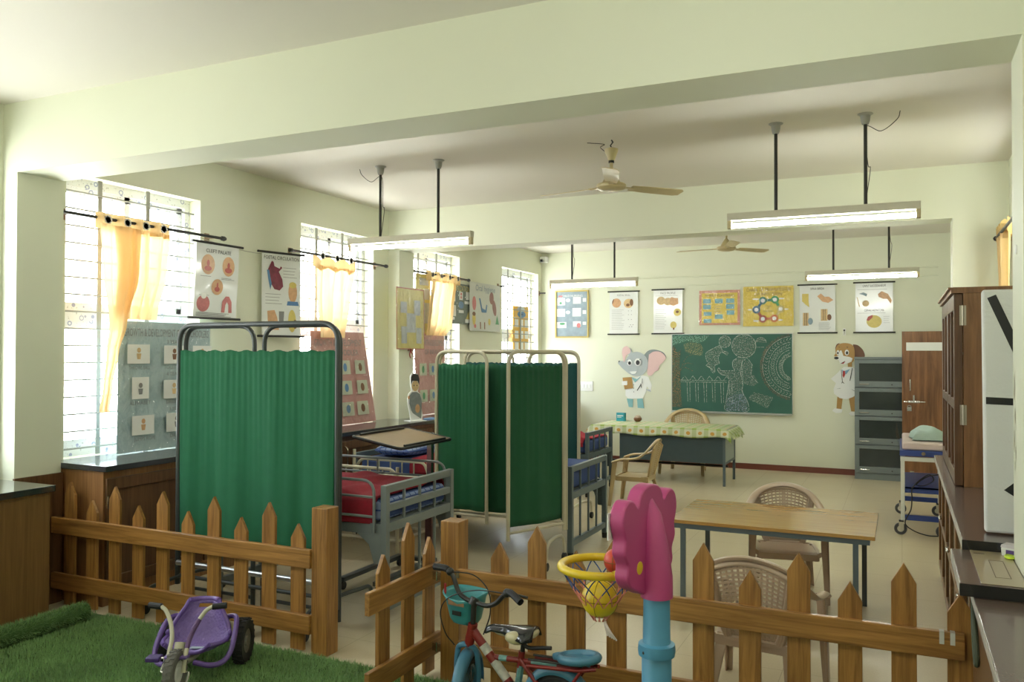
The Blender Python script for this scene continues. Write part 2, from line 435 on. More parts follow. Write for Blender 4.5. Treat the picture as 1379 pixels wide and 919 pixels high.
tube_light(-4.57, -3.30, 1.75, 2.785, -1, 'hanging tube light over the play area, left one')
tube_light(-1.164, .125, 1.75, 2.785, 1, 'hanging tube light over the play area, right one')
tube_light(-4.345, -3.11, 10.5, 2.74, -1, 'far hanging tube light just above the blue framed picture')
tube_light(-1.04, .195, 10.5, 2.735, 1, 'far hanging tube light above the rolled charts near the brown door')

# ------------------------------------------------------------------ ceiling fans
def fan(x, y, a0, label, wire):
    r = thing('ceiling_fan', (x, y, ZC), 0, label, 'fan', 'cream ceiling fans')
    B().lathe([(.012, -.06), (.055, -.075), (.05, -.10), (.028, -.155), (.022, -.165)], 20).build('canopy', M_fan, r)
    B().tube([(0, 0, -.002), (.012, 0, -.02), (-.008, 0, -.045), (.004, 0, -.07)], .006, 8).build('ceiling_hook', M_blackrod, r)
    B().lathe([(.0225, -.163), (.0225, -.18), (.0225, -.182)], 16).build('band', M_black, r)
    B().cyl((0, 0, -.18), (0, 0, -.27), .014, n=12).build('down_rod', M_fan, r)
    B().lathe([(.018, -.25), (.026, -.262), (.045, -.29), (.066, -.325), (.075, -.345), (.11, -.35), (.118, -.362), (.116, -.378), (.10, -.392), (.06, -.402), (0, -.405)], 28).build('motor', M_fan, r)
    for k in range(3):
        a = R(a0 + 120*k); M = Matrix.Rotation(a, 4, 'Z') @ Matrix.Translation((0, 0, -.368))
        bb = B(M); pitch = .2
        pl = [(.17, -.045), (.3, -.055), (.62, -.062), (.645, -.04), (.645, .045), (.6, .06), (.3, .055), (.17, .04)]
        up = [(p[0], p[1], -p[1]*pitch+.003) for p in pl]; dn = [(p[0], p[1], -p[1]*pitch-.003) for p in pl]; n = len(pl)
        bb.add(up+dn, [tuple(range(n)), tuple(range(2*n-1, n-1, -1))] + [(i, n+i, n+(i+1) % n, (i+1) % n) for i in range(n)])
        bb.box(.10, .2, -.018, .018, -.006, .004)
        bb.build('blade', M_fan, r)
    if wire:
        B().tube(spline([(-.05, 0, -.09), (-.09, 0, -.05), (-.06, .01, -.03), (-.10, 0, -.02), (-.15, 0, -.012), (-.2, 0, -.004)], 6), .003, 5).build('wire', M_black, r)
fan(-2.05, 6.2, 48, 'cream ceiling fan in the middle bay, hanging between the two near tube lights', True)
fan(-1.96, 10.45, 50, 'far cream ceiling fan in front of the back wall, above the yellow posters', False)

# security camera in the far corner
r = thing('security_camera', (-5.43, 12.84, 3.31), 0, 'small white security camera high in the far corner of the wall', 'camera')
B().box(-.06, .06, -.05, .06, -.05, .05).build('housing', M_white, r, bevel=.012)
B().lathe([(.03, 0), (.03, .02), (.024, .026), (0, .028)], 16, (-.02, -.05, -.02), 'Y').build('bezel', M_white, r)
B().ball((-.02, -.072, -.02), .018).build('lens', mat('lens_black', (.01, .01, .015), .1), r)
# power switch plate on the back wall
r = thing('switch_plate', (-4.715, YB, 1.2), 0, 'white electrical switch plate on the back wall beside the desk', 'switch')
B().box(-.14, .14, -.014, 0, -.08, .08).build('plate', M_white, r, bevel=.004)
for k in range(4): B().box(-.1+k*.055, -.065+k*.055, -.022, -.014, -.03, .03).build('rocker', M_upvc, r, bevel=.002)
r = thing('wall_hook', (-.742, YB, 2.06), 0, 'small white hook on the back wall between two white charts', 'hook')
B().box(-.02, .02, -.012, 0, -.05, .05).build('back_plate', M_white, r, bevel=.003)
B().tube(spline([(0, -.01, .02), (0, -.035, .0), (0, -.04, -.025), (0, -.03, -.04)], 5), .006, 6).build('hook', M_steel, r)
B().box(-.012, .012, -.016, -.012, .01, .035).build('mark', M_black, r, smooth=0)
# ------------------------------------------------------------------ counters along the window wall
WT = .965                                                              # top of the far worktop
def counter_unit(y0, y1, x0, x1, ztop, label, doors=2, group=None, end=False):
    r = thing('base_cabinet', (x1, y0, 0), 0, label, 'cabinet', group)
    d = x1-x0; w = y1-y0; z1 = ztop
    b = B().box(-d, 0, 0, w, .0, z1); b.build('body', M_cab_end if end else M_cab_z, r, smooth=0)
    dw = w/doors
    for k in range(doors):
        a, c = k*dw+.012, (k+1)*dw-.012
        f = B()
        for q in ((a, a+.07, .12, z1-.05), (c-.07, c, .12, z1-.05), (a+.07, c-.07, z1-.13, z1-.05), (a+.07, c-.07, .12, .20)):
            f.box(0, .022, *q)
        f.box(0, .010, a+.07, c-.07, .20, z1-.13)
        dr = f.build('door', M_cab_z, r, smooth=0, bevel=.003)
        yh = (c-.035) if k % 2 == 0 else (a+.035)
        B().tube(round_path([(.022, yh, z1-.30), (.055, yh, z1-.28), (.055, yh, z1-.12), (.022, yh, z1-.10)], .02), .006, 8).build('handle', M_steel, dr)
        ys = a if k % 2 == 0 else c
        B().cyl((.024, ys, z1-.25), (.024, ys, z1-.17), .008, n=8).build('hinge', M_steel, dr)
    return r
ys = [3.97, 5.75, 7.5, 9.25, 11.0, 12.88]
names = ['wooden base cabinet at the end of the window counter nearest the picket fence',
         'second wooden base cabinet from the picket fence, behind the grey bed',
         'third wooden base cabinet from the picket fence, under the pink poster with wide foot',
         'fourth wooden base cabinet from the picket fence, behind the cream screen',
         'last wooden base cabinet of the window counter, in the far corner']
for i in range(5):
    counter_unit(ys[i]+.004, ys[i+1]-.004, -5.34 if i == 2 else XL+.005, -4.95, WT-.04, names[i], group='wooden cabinets under the window counter', end=(i == 0))
w = B().box(XL+.004, -4.905, 3.955, 8.275, WT-.04, WT).box(-5.345, -4.905, 8.275, 8.605, WT-.04, WT).box(XL+.004, -4.905, 8.605, 12.89, WT-.04, WT)
tag(w.build('worktop', M_granite, smooth=0, bevel=.004), 'long grey granite worktop running under the windows on the left', 'worktop')
# wooden cladding in front of the pillar foot
tag(B().box(-5.349, -5.33, 3.60, 3.953, 0, .90).build('pillar_cladding', M_cab_z, smooth=0), 'dark wooden board covering the foot of the left pillar', 'panel')
# counter on the camera side of the fence
r = thing('base_cabinet', (-4.88, 1.2, 0), 0, 'wooden cabinet with black top at the left edge, inside the play area', 'cabinet')
B().box(-.61, 0, 0, 2.33, 0, .855).build('body', wood('cabinet_side_teak', (.15, .075, .024), (.22, .115, .04), 'Z', .42, .1, stretch=24), r, smooth=0)
for k in range(3):
    B().box(-.0, .004, .02+k*.775, .77+k*.775, .06, .84).build('door', MATS['cabinet_side_teak'], r, smooth=0)
s = B().box(XL+.004, -4.86, 1.2, 3.555, .86, .90)
tag(s.build('worktop', mat('polished_dark_granite', (.03, .03, .032), .08, var=.4, nscale=150, coat=.6), smooth=0, bevel=.004), 'polished black granite slab on the wooden cabinet at the left edge', 'worktop')

# ------------------------------------------------------------------ charts and boards
M_paper = mat('glossy_chart_paper', (.74, .76, .74), .22, var=.015, coat=.3)
M_ink = mat('black_ink', (.02, .02, .022), .5)
M_inkg = mat('grey_ink', (.22, .22, .22), .5)
M_skin = mat('print_skin', (.62, .36, .19), .4, var=.25, nscale=30)
M_skin2 = mat('print_tan', (.62, .44, .22), .4, var=.25, nscale=30)
M_flesh = mat('print_flesh_red', (.45, .09, .07), .4, var=.3, nscale=40)
M_rose = mat('print_rose', (.55, .18, .18), .4, var=.25, nscale=40)
M_brownp = mat('print_brown', (.20, .09, .04), .4, var=.3, nscale=40)
M_yel = mat('print_yellow', (.62, .50, .13), .4, var=.15, nscale=30)
M_bluep = mat('print_blue', (.10, .22, .42), .4, var=.2, nscale=30)
M_greenp = mat('print_green', (.09, .30, .14), .4, var=.2, nscale=30)
M_whitep = mat('print_white', (.78, .79, .76), .35, var=.03)
M_orangep = mat('print_orange', (.65, .22, .05), .4, var=.2)
M_wrap = None
def wrap_mat():
    m, nt, b = nodes('plastic_wrap'); nt.nodes.remove(b)
    t = nt.nodes.new('ShaderNodeBsdfTransparent'); t.inputs[0].default_value = (.97, .97, .97, 1)
    g = nt.nodes.new('ShaderNodeBsdfGlossy'); g.inputs['Roughness'].default_value = .1
    tc = nt.nodes.new('ShaderNodeTexCoord'); mp = nt.nodes.new('ShaderNodeMapping'); mp.inputs['Rotation'].default_value = (.4, .5, .6); mp.inputs['Scale'].default_value = (1, 1, .35)
    n = nt.nodes.new('ShaderNodeTexNoise'); n.inputs['Scale'].default_value = 13; n.inputs['Detail'].default_value = 3; n.inputs['Distortion'].default_value = 1.2
    nt.links.new(tc.outputs['Object'], mp.inputs[0]); nt.links.new(mp.outputs[0], n.inputs['Vector'])
    bp = nt.nodes.new('ShaderNodeBump'); bp.inputs['Strength'].default_value = 1.; bp.inputs['Distance'].default_value = .12
    nt.links.new(n.outputs['Fac'], bp.inputs['Height']); nt.links.new(bp.outputs[0], g.inputs['Normal'])
    x = nt.nodes.new('ShaderNodeMixShader'); x.inputs[0].default_value = .13
    nt.links.new(t.outputs[0], x.inputs[1]); nt.links.new(g.outputs[0], x.inputs[2])
    nt.links.new(x.outputs[0], nt.nodes['Material Output'].inputs[0]); return m
M_wrap = wrap_mat()

class Sheet:
    """a sheet hanging from its top edge; local u to the reader's right, v down from 0 to -h, reader at local -Y"""
    def __init__(s, name, loc, rotz, w, h, m, label, cat, group=None, curl=.008, th=.002, w2=None, lean=0., shear=0.):
        s.w, s.h, s.curl, s.lean = w, h, curl, lean; s.w2 = w if w2 is None else w2; s.shear = shear; s.th = th
        b = B(); n = 8
        fr = lambda d: (lambda i, j: s.f((i-.5)*w, -j*h, d))
        b.grid(fr(0), n, n); b.grid(fr(-th), n, n); k = (n+1)**2
        ring = [i for i in range(n+1)] + [j*(n+1)+n for j in range(1, n+1)] + [n*(n+1)+i for i in range(n-1, -1, -1)] + [j*(n+1) for j in range(n-1, 0, -1)]
        for q in range(len(ring)):
            a, c = ring[q], ring[(q+1) % len(ring)]; b.f.append((a, c, c+k, a+k))
        s.o = b.build(name, m, smooth=30, loc=loc, rotz=rotz); tag(s.o, label, cat, group)
    def f(s, u, v, k=1.):
        t = -v/s.h; kx = 1 + (s.w2/s.w - 1)*t
        y = s.curl*math.sin(PI*t*1.3+.3)*math.cos(u/s.w*2.2) - s.lean*t
        return (u*kx + s.shear*t, y - .0016*k, v)
    def dec(s, name, m, polys, k=1.6, label=None):
        one = len(polys) == 1 or len(polys) > 14 or any(q in name for q in ('lines', 'border', 'drawing', 'segment', 'rule', 'line'))
        for grp in ([polys] if one else [[p] for p in polys]):
            b = B()
            for p in grp: b.flat(p, lambda u, v: s.f(u, v, k))
            o = b.build(name, m, s.o, smooth=0)
        if label: o['label'] = label
        return o
    def text(s, name, m, rows, k=1.7):
        b = B()
        for (t, cx, y, h, wm) in rows: put_text(b, t, cx, y, h, lambda u, v: s.f(u, v, k), wm)
        return b.build(name, m, s.o, smooth=0)
    def rods(s, ov=.02, r=.008, top=True, bottom=True, m=None):
        for nm, v, on in (('top_rod', 0, top), ('bottom_rod', -s.h, bottom)):
            if on:
                a = s.f(-s.w/2, v, 0); c = s.f(s.w/2, v, 0); d = (Vector(c)-Vector(a)).normalized()*ov
                B().cyl(Vector(a)-d, Vector(c)+d, r, n=10).build(nm, m or M_blackrod, s.o)
    def wrap(s, g=.012):
        b = B(); b.grid(lambda i, j: s.f((i-.5)*(s.w+.01), -j*s.h, 4+g/.0016*(.5+.5*math.sin(7*i+5*j)*math.cos(9*j-3*i))), 14, 14)
        b.build('plastic_cover', M_wrap, s.o, smooth=60)
    def lines(s, name, m, u0, u1, vs, t=.004, k=1.6):
        random.seed(len(name)+len(vs))
        s.dec(name, m, [rect(u0, u1-(u1-u0)*random.random()*.25, v, v+t) for v in vs], k)
LZ = PI/2                                                              # reader looks towards the window wall
# rolled charts on the window wall
c = Sheet('wall_chart', (-5.43, 5.50, 2.695), LZ, .50, .655, M_paper, 'white wall chart of red mouths and palates between the first two windows', 'chart', curl=-.012, shear=-.05, lean=.02)
c.rods(.05, .011)
c.text('title', M_ink, [('CLEFT PALATE', .0, -.085, .032, .30)])
c.dec('face_picture', M_skin, [ell(-.12, -.19, .075, .088), ell(.12, -.19, .075, .088), ell(.0, -.38, .068, .07)])
c.dec('mouth_picture', M_flesh, [ell(-.12, -.225, .04, .022), ell(.12, -.225, .045, .024), ell(-.12, -.18, .016, .03), ell(.12, -.185, .016, .03), ell(0, -.40, .03, .022), ell(0, -.37, .01, .03)], 2.2)
c.dec('palate_picture', M_rose, [ell(-.145, -.53, .075, .072), [(.07, -.60), (.075, -.50), (.11, -.455), (.15, -.455), (.185, -.50), (.195, -.60), (.155, -.60), (.15, -.53), (.13, -.505), (.115, -.53), (.11, -.60)]])
c.dec('palate_picture', M_whitep, [ell(-.145, -.465, .03, .025)], 2.3)
c.lines('caption_lines', M_inkg, -.2, -.07, [-.295, -.46, -.61]); c.lines('caption_lines', M_inkg, .04, .2, [-.30, -.31])
c.lines('caption_lines', M_inkg, -.22, .22, [-.612, -.621, -.630, -.639])
c = Sheet('wall_chart', (-5.40, 6.29, 2.70), R(76), .44, .80, M_paper, 'white wall chart of a heart and a face, beside the second window', 'chart', curl=.006)
c.rods(.045, .011, bottom=True)
c.text('title', M_ink, [('FOETAL CIRCULATION', 0, -.065, .034, .40)])
c.dec('heart_picture', mat('print_dark_red', (.22, .03, .06), .4, var=.5, nscale=25), [[(-.16, -.18), (-.13, -.12), (-.11, -.08), (-.09, -.09), (-.08, -.13), (-.02, -.15), (-.01, -.125), (.01, -.14), (-.03, -.18), (.01, -.25), (.02, -.32), (-.02, -.36), (-.08, -.35), (-.13, -.28)]])
c.dec('vein_picture', M_bluep, [[(-.165, -.17), (-.14, -.17), (-.11, -.30), (-.125, -.36), (-.145, -.28)]], 2.2)
c.dec('face_picture', M_skin, [ell(.13, -.37, .05, .10), ell(.125, -.40, .03, .05)])
c.dec('face_picture', M_yel, [ell(.13, -.30, .042, .03)], 2.2)
c.dec('shoulder_picture', M_bluep, [[(.07, -.46), (.19, -.46), (.20, -.50), (.06, -.50)]])
c.dec('throat_picture', M_skin, [[(-.16, -.56), (-.08, -.55), (-.05, -.62), (-.03, -.74), (-.15, -.74)]])
c.dec('throat_picture', M_inkg, [[(-.03, -.56), (.03, -.56), (.02, -.66), (-.03, -.70)]])
c.dec('profile_picture', M_yel, [ell(.12, -.65, .045, .11)]); c.dec('profile_picture', M_brownp, [ell(.155, -.68, .025, .045)], 2.2)
c.lines('caption_lines', M_inkg, -.18, .02, [-.40, -.43, -.46, -.49]); c.lines('caption_lines', M_inkg, .02, .19, [-.14, -.17, -.20, -.23])

# light blue board standing on the worktop in front of the first window
M_bluebd = mat('pale_blue_board', (.40, .54, .58), .45, var=.04)
c = Sheet('display_board', (-5.415, 4.93, 1.985), LZ, .93, 1.015, M_bluebd, 'pale blue display board of pasted cards standing on the worktop under the first window', 'display board', curl=.0, th=.016, shear=-.03, lean=.03)
c.text('title', M_inkg, [('GROWTH & DEVELOPMENT OF PRESCHOOLERS', .0, -.115, .06, .86)], 12)
ps = [(-.29, -.245), (.06, -.25), (.36, -.25), (-.27, -.52), (.06, -.53), (.36, -.53), (-.24, -.80), (.09, -.80), (.37, -.80)]
tx = ['THROWS BALL', '3 YEARS', '', 'ALPHABET', 'DRESSES', '', 'JUMPS ROPE', 'DRAWS', '']
for i, (u, v) in enumerate(ps):
    cd = c.dec('picture_card', M_whitep, [rect(u-.105 if i != 3 else u-.08, u+.105 if i != 3 else u+.08, v-.085, v+.065+(.02 if i == 3 else 0))], 13)
    b = B()
    b.flat(ell(u, v+.02, .018, .02), lambda p, q: c.f(p, q, 14)); b.flat([(u-.022, v-.005), (u+.022, v-.005), (u+.015, v-.05), (u-.015, v-.05)], lambda p, q: c.f(p, q, 14))
    b.build('figure', (M_skin2, M_brownp, M_skin, M_inkg)[i % 4], cd, smooth=0)
c.text('captions', M_inkg, [('3 YEARS', .06, -.17, .03, .2), ('THROWS BALL', -.28, -.375, .03, .2), ('TOILET SELF', .06, -.375, .03, .2), ('4 YEARS', .06, -.43, .03, .2), ('ALPHABET', -.27, -.65, .03, .2), ('DRESSES', .06, -.655, .03, .2), ('5 YEARS', .08, -.71, .025, .14), ('JUMPS ROPE', -.22, -.93, .03, .2), ('DRAWS', .1, -.93, .03, .2), ('HOPS', .37, -.43, .03, .16), ('TIES', .37, -.68, .03, .16)], 12)
c.wrap()
# pink boards
M_pink = mat('pink_board', (.56, .27, .25), .45, var=.05)
def pink(name, loc, w, h, w2, shear, label, lines, cards):
    c = Sheet('display_board', loc, LZ, w, h, M_pink, label, 'display board', curl=0, th=.01, w2=w2, shear=shear, lean=.04)
    c.text('title', M_inkg, lines, 8)
    for i, (u, v) in enumerate(cards):
        cd = c.dec('picture_card', (M_whitep, M_yel, M_whitep)[i % 3] if False else mat('card_sage', (.50, .52, .40), .5, var=.2), [rect(u-.085, u+.085, v-.075, v+.075)], 9)
        b = B(); b.flat(ell(u, v, .03, .045), lambda p, q: c.f(p, q, 10)); b.build('figure', (M_greenp, M_bluep, M_brownp)[i % 3], cd, smooth=0)
    c.wrap()
    return c
pink('display_board', (-5.445, 7.24, 1.965), .92, .995, 1.16, .08, 'pink plastic-covered board under the second window, half behind the grey screen',
     [('GROWTH & DEVELOPMENT', -.02, -.15, .07, .8), ('OF TODDLER', .05, -.25, .06, .5)], [(-.2, -.38), (.05, -.38), (.3, -.38), (-.2, -.60), (.05, -.60), (.3, -.60), (-.2, -.82), (.05, -.83), (.27, -.83)])
pink('display_board', (-5.44, 9.13, 1.985), .74, 1.015, .76, .0, 'pink plastic-covered board under the third window, behind the cardboard figure',
     [('GROWTH & DEVELOPMENT', .05, -.15, .075, .62), ('OF INFANT', .05, -.26, .06, .4)], [(-.2, -.45), (.03, -.45), (.25, -.45), (-.2, -.78), (.03, -.78), (.25, -.78)])
# yellow charts hung on and behind the second pillar
M_yelbd = mat('mustard_board', (.60, .52, .13), .4, var=.15, nscale=9)
c = Sheet('paper_chart', (-5.315, 8.47, 2.515), LZ, .62, .73, M_yelbd, 'creased mustard yellow chart hanging from the second pillar', 'chart', curl=.004, th=.004, shear=.01)
cl = mat('clipping_grey', (.42, .45, .44), .4, var=.3, nscale=40)
c.dec('clipping', cl, [rect(-.22, -.08, -.30, -.17), rect(.08, .22, -.32, -.14), rect(-.09, .11, -.53, -.30), rect(-.21, -.09, -.66, -.46), rect(.12, .24, -.66, -.47)], 4)
c.dec('border', M_flesh, [rect(-.31, -.298, -.72, -.005), rect(.298, .31, -.72, -.005), rect(-.31, .31, -.73, -.72), rect(-.31, .31, -.012, 0)], 3.2)
c.wrap(.008)
b = B().at((-5.325, 8.50, 1.77))
b.tube(spline([(0, -.06, .0), (0, -.02, .03), (0, 0, 0), (0, .04, .03), (0, .06, 0), (0, 0, 0), (0, .05, -.05), (0, .09, -.11)], 5), .006, 6)
b.tube(spline([(0, 0, 0), (0, -.02, -.05), (0, -.0, -.09)], 5), .006, 6).tube([(0, 0, 0), (0, 0, .03)], .004, 6)
tag(b.build('ribbon', mat('red_ribbon', (.3, .02, .02), .5)), 'small red ribbon bow below the mustard yellow chart', 'ribbon')
c = Sheet('paper_chart', (-5.445, 8.98, 2.735), LZ, .36, .80, M_yelbd, 'narrow mustard yellow chart behind the third curtain, left of it', 'chart', curl=.004, th=.003)
c.dec('clipping', cl, [rect(-.1, .12, -.14, -.05), rect(.02, .15, -.32, -.18), rect(.02, .15, -.62, -.36)], 4)
c.wrap(.006)
c = Sheet('paper_chart', (-5.47, 9.985, 2.69), LZ, .68, .55, mat('slate_green_board', (.10, .14, .115), .4, var=.2), 'dark slate green chart with pasted cards by the third curtain', 'chart', curl=.004, th=.004)
c.text('title', M_yel, [('IMMUNIZATION', 0, -.10, .075, .56)], 4)
c.dec('pasted_card', M_whitep, [rect(-.24, -.13, -.25, -.11), rect(-.22, -.12, -.45, -.30), rect(-.02, .08, -.22, -.11), rect(-.04, .1, -.40, -.36), rect(.17, .29, -.21, -.10), rect(.13, .28, -.27, -.23), rect(-.26, -.16, -.5, -.46), rect(.14, .28, -.53, -.48)], 4)
c.dec('pasted_card', M_bluep, [ell(.03, -.29, .075, .05)], 4); c.dec('pasted_card', M_yel, [[(.16, -.48), (.26, -.36), (.29, -.48)]], 4)
c.dec('pasted_card', M_rose, [ell(.03, -.14, .025, .02), ell(.03, -.185, .025, .02)], 5)
c.wrap(.006)
c = Sheet('paper_chart', (-5.45, 10.72, 2.745), LZ, .98, .69, mat('grey_white_chart', (.55, .57, .53), .4, var=.06), 'pale grey hand painted hygiene chart between the third and fourth windows', 'chart', curl=.004)
c.text('title', mat('pale_blue_ink', (.25, .32, .42), .5), [('Oral hygiene', 0, -.115, .085, .85)])
c.dec('painting', M_rose, [ell(-.35, -.30, .06, .10), ell(-.33, -.62, .035, .03)]); c.dec('painting', M_bluep, [[(-.2, -.22), (-.16, -.22), (-.10, -.36), (0, -.38), (.03, -.30), (.06, -.31), (.03, -.42), (-.12, -.42)]])
c.dec('painting', mat('print_mauve', (.32, .17, .16), .5), [ell(.2, -.20, .07, .09), ell(.29, -.34, .06, .12, 20, .3)]); c.dec('painting', M_yel, [ell(-.36, -.52, .05, .09), ell(.12, -.55, .04, .05)])
c.dec('painting', M_greenp, [[(.32, -.58), (.38, -.44), (.44, -.58)]]); c.dec('painting', M_brownp, [ell(-.36, -.45, .05, .03), rect(-.18, -.15, -.66, -.56), rect(-.05, -.02, -.66, -.56)], 2)
c = Sheet('paper_chart', (-5.59, 12.27, 2.50), LZ, .60, .70, mat('marigold_chart', (.72, .42, .07), .45, var=.06), 'orange yellow chart of nine white cards hanging in the fourth window', 'chart', curl=.002)
c.dec('card', M_whitep, [rect(-.24+.19*i, -.10+.19*i, -.34-.185*j, -.215-.185*j) for i in range(3) for j in range(3)])
c.dec('title_card', M_bluep, [ell(.02, -.13, .16, .055)]); c.dec('title_card', mat('print_cloud', (.45, .5, .53), .5), [ell(.0, -.05, .15, .045)])
c.text('title', M_ink, [('Teeth', .02, -.145, .04, .2)], 2.2)

# string line the charts hang from
for y0, y1, n in ((5.30, 6.70, 0), (9.95, 11.35, 1)):
    b = B(); b.tube([(XL+.035, y0 + (y1-y0)*k/10, 2.735 - .06*math.sin(PI*k/10) + .03*n) for k in range(11)], .003, 5)
    b.cyl((XL, y0, 2.735+.03*n), (XL+.04, y0, 2.735+.03*n), .005, n=6).cyl((XL, y1, 2.735+.03*n), (XL+.04, y1, 2.735+.03*n), .005, n=6)
    tag(b.build('hanging_string', mat('string_grey', (.35, .35, .28), .8)), ('string on the window wall above the mouth and heart charts', 'string on the window wall above the pale hygiene chart')[n], 'string')

# ------------------------------------------------------------------ curtain rods and curtains
RX, RZ = -5.395, 2.745
def rod(y0, y1, label, x=RX, s=1):
    r = thing('curtain_rod', (x, (y0+y1)/2, RZ), 0, label, 'curtain rod', 'black curtain rods'); h = (y1-y0)/2
    B().cyl((0, -h, 0), (0, h, 0), .0125, n=10).build('pole', M_blackrod, r)
    for k in (-1, 1):
        B().lathe([(0, 0), (.02, .004), (.022, .03), (.014, .05), (0, .055)], 12, (0, k*h - (.055 if k < 0 else 0), 0), 'Y').build('finial', M_blackrod, r)
        yb = k*(h-.07); w = B().box(-s*.105 if s > 0 else .09, -.02 if s > 0 else .105, yb-.012, yb+.012, -.008, .008)
        w.box(*( (-.105, -.097) if s > 0 else (.097, .105)), yb-.025, yb+.025, -.04, .04); w.build('bracket', mat('bracket_brown', (.3, .2, .12), .5), r)
rod(3.98, 5.50, 'black curtain rod across the first window from the left')
rod(6.45, 8.05, 'black curtain rod across the second window')
rod(8.70, 10.08, 'black curtain rod across the third window')
for y, lab in ((11.22, 'short black curtain rod stub left of the fourth window'), (12.80, 'short black curtain rod stub right of the fourth window')):
    r = thing('curtain_rod', (RX-.04, y, RZ), 0, lab, 'curtain rod', 'rod holders at the fourth window')
    B().box(-.063, -.055, -.025, .025, -.04, .04).build('bracket', MATS['bracket_brown'], r, smooth=0)
    B().cyl((-.055, 0, 0), (.05, 0, 0), .0125, n=10).build('pole', M_blackrod, r)
M_curt = sheer('amber_voile', (.84, .64, .36), .34, .06)
M_head = sheer('amber_heading', (.66, .47, .23), .25)
def cloth(rows, nfold, amp, x0, nu=60):
    """rows: list of (z, y_left, y_right, fold_scale); folds bulge in x"""
    b = B(); nv = (len(rows)-1)*5
    def fn(u, v):
        t = v*(len(rows)-1); i = min(int(t), len(rows)-2); k = t-i; k = k*k*(3-2*k)
        a, c = rows[i], rows[i+1]; z = a[0]+(c[0]-a[0])*(t-i); yl = a[1]+(c[1]-a[1])*k; yr = a[2]+(c[2]-a[2])*k; fs = a[3]+(c[3]-a[3])*k
        x = x0 + amp*fs*math.sin(2*PI*nfold*u + .6*v) + .25*amp*fs*math.sin(2*PI*nfold*2.3*u+1+2*v)
        return (x, yl+(yr-yl)*u, z)
    return b.grid(fn, nu, nv)
def curtain(label, main, tail, yl, yr, ztop, nring, name='window_curtain', x0=RX, scallop=0., group='amber curtains'):
    r = thing(name, (0, 0, 0), 0, label, 'curtain', group)
    for nm, rows, nf, am in (('drape', main, nring, .035), ('tail', tail, 2, .03)):
        if rows: cloth(rows, nf, am, x0 + (.045 if nm == 'tail' else 0)).build(nm, M_curt, r, smooth=80)
    h = B()
    def fn(u, v):
        z = ztop - v*.12 - scallop*abs(math.sin(PI*nring*u))
        return (x0 + .036*math.sin(2*PI*nring*u), yl+(yr-yl)*u, z)
    h.grid(fn, 48, 3).build('heading', M_head, r, smooth=80)
    for k in range(nring):
        y = yl+(yr-yl)*(k+.5)/nring
        B().lathe([(.024, -.004), (.034, -.004), (.034, .004), (.024, .004), (.024, -.004)], 16, (x0+.03, y, RZ-.01), 'X').build('eyelet', mat('eyelet_nickel', (.55, .52, .45), .4, .3), r)
    return r
curtain('amber curtain at the first window, twisted into a long trailing tail',
        [(2.70, 4.40, 4.93, 1), (2.4, 4.42, 4.90, 1.2), (2.0, 4.40, 4.80, 1)],
        [(2.70, 4.245, 4.62, .7), (2.35, 4.27, 4.60, .9), (1.97, 4.325, 4.49, .8), (1.72, 4.30, 4.41, .7), (1.5, 4.28, 4.36, .6), (1.30, 4.255, 4.33, .8)], 4.24, 4.93, 2.785, 4)
curtain('amber curtain bunched in the middle of the second window',
        [(2.64, 6.79, 7.46, 1), (2.3, 6.80, 7.36, 1), (1.9, 6.86, 7.26, .9)], None, 6.75, 7.48, 2.745, 3, scallop=.05)
curtain('pale amber curtain with eyelets at the third window',
        [(2.68, 9.10, 9.74, 1), (2.3, 9.02, 9.66, 1), (2.1, 8.98, 9.62, .9), (1.965, 8.95, 9.46, .9)], None, 8.97, 9.86, 2.775, 4)

# cardboard figure standing on the worktop
M_card = mat('white_card_edge', (.78, .79, .77), .6)
r = thing('cardboard_figure', (-5.04, 8.14, WT), R(62), 'small cardboard cut-out of a boy in grey standing on the worktop', 'cut-out')
sil = [(-.06, 0), (.09, 0), (.10, .06), (.085, .15), (.09, .24), (.065, .31), (.035, .335), (.05, .40), (.05, .47), (.035, .535), (-.035, .55), (-.065, .51), (-.06, .42), (-.045, .345), (-.085, .31), (-.10, .24), (-.085, .15), (-.07, .08)]
B().prism(sil, -.006, .006).build('card', M_card, r, smooth=0)
B().prism([(-.03, .09), (.08, .02), (.085, .15), (.085, .24), (.06, .305), (.02, .33), (-.04, .33), (-.075, .29), (-.075, .2), (-.05, .12)], -.009, -.006).build('shirt', mat('print_grey', (.22, .25, .25), .5, var=.3, nscale=30), r, smooth=0)
B().prism(ell(0, .40, .045, .06), -.009, -.006).build('face', M_skin2, r, smooth=0)
B().prism([(-.055, .42), (-.04, .46), (.03, .455), (.05, .41), (.052, .48), (.035, .53), (-.03, .54), (-.055, .50)], -.011, -.008).build('hair', mat('print_black', (.03, .03, .03), .5), r, smooth=0)
B().prism(ell(-.018, .405, .006, .008, 8), -.011, -.008).prism(ell(.02, .405, .006, .008, 8), -.011, -.008).build('eyes', M_ink, r, smooth=0)
B().prism(ell(.03, .14, .03, .05), -.011, -.008).prism(ell(-.085, .27, .015, .02), -.011, -.008).build('hand', M_skin, r, smooth=0)
B().box(-.10, .12, -.06, .07, 0, .004).build('foot_plate', M_card, r, smooth=0)
b = B().at((-5.0, 8.46, WT)).box(-.07, .07, -.09, .09, 0, .012)
o = b.build('paper_pad', M_bluep, bevel=.002); tag(o, 'thin blue paper pad lying on the worktop beside the cardboard boy', 'pad')
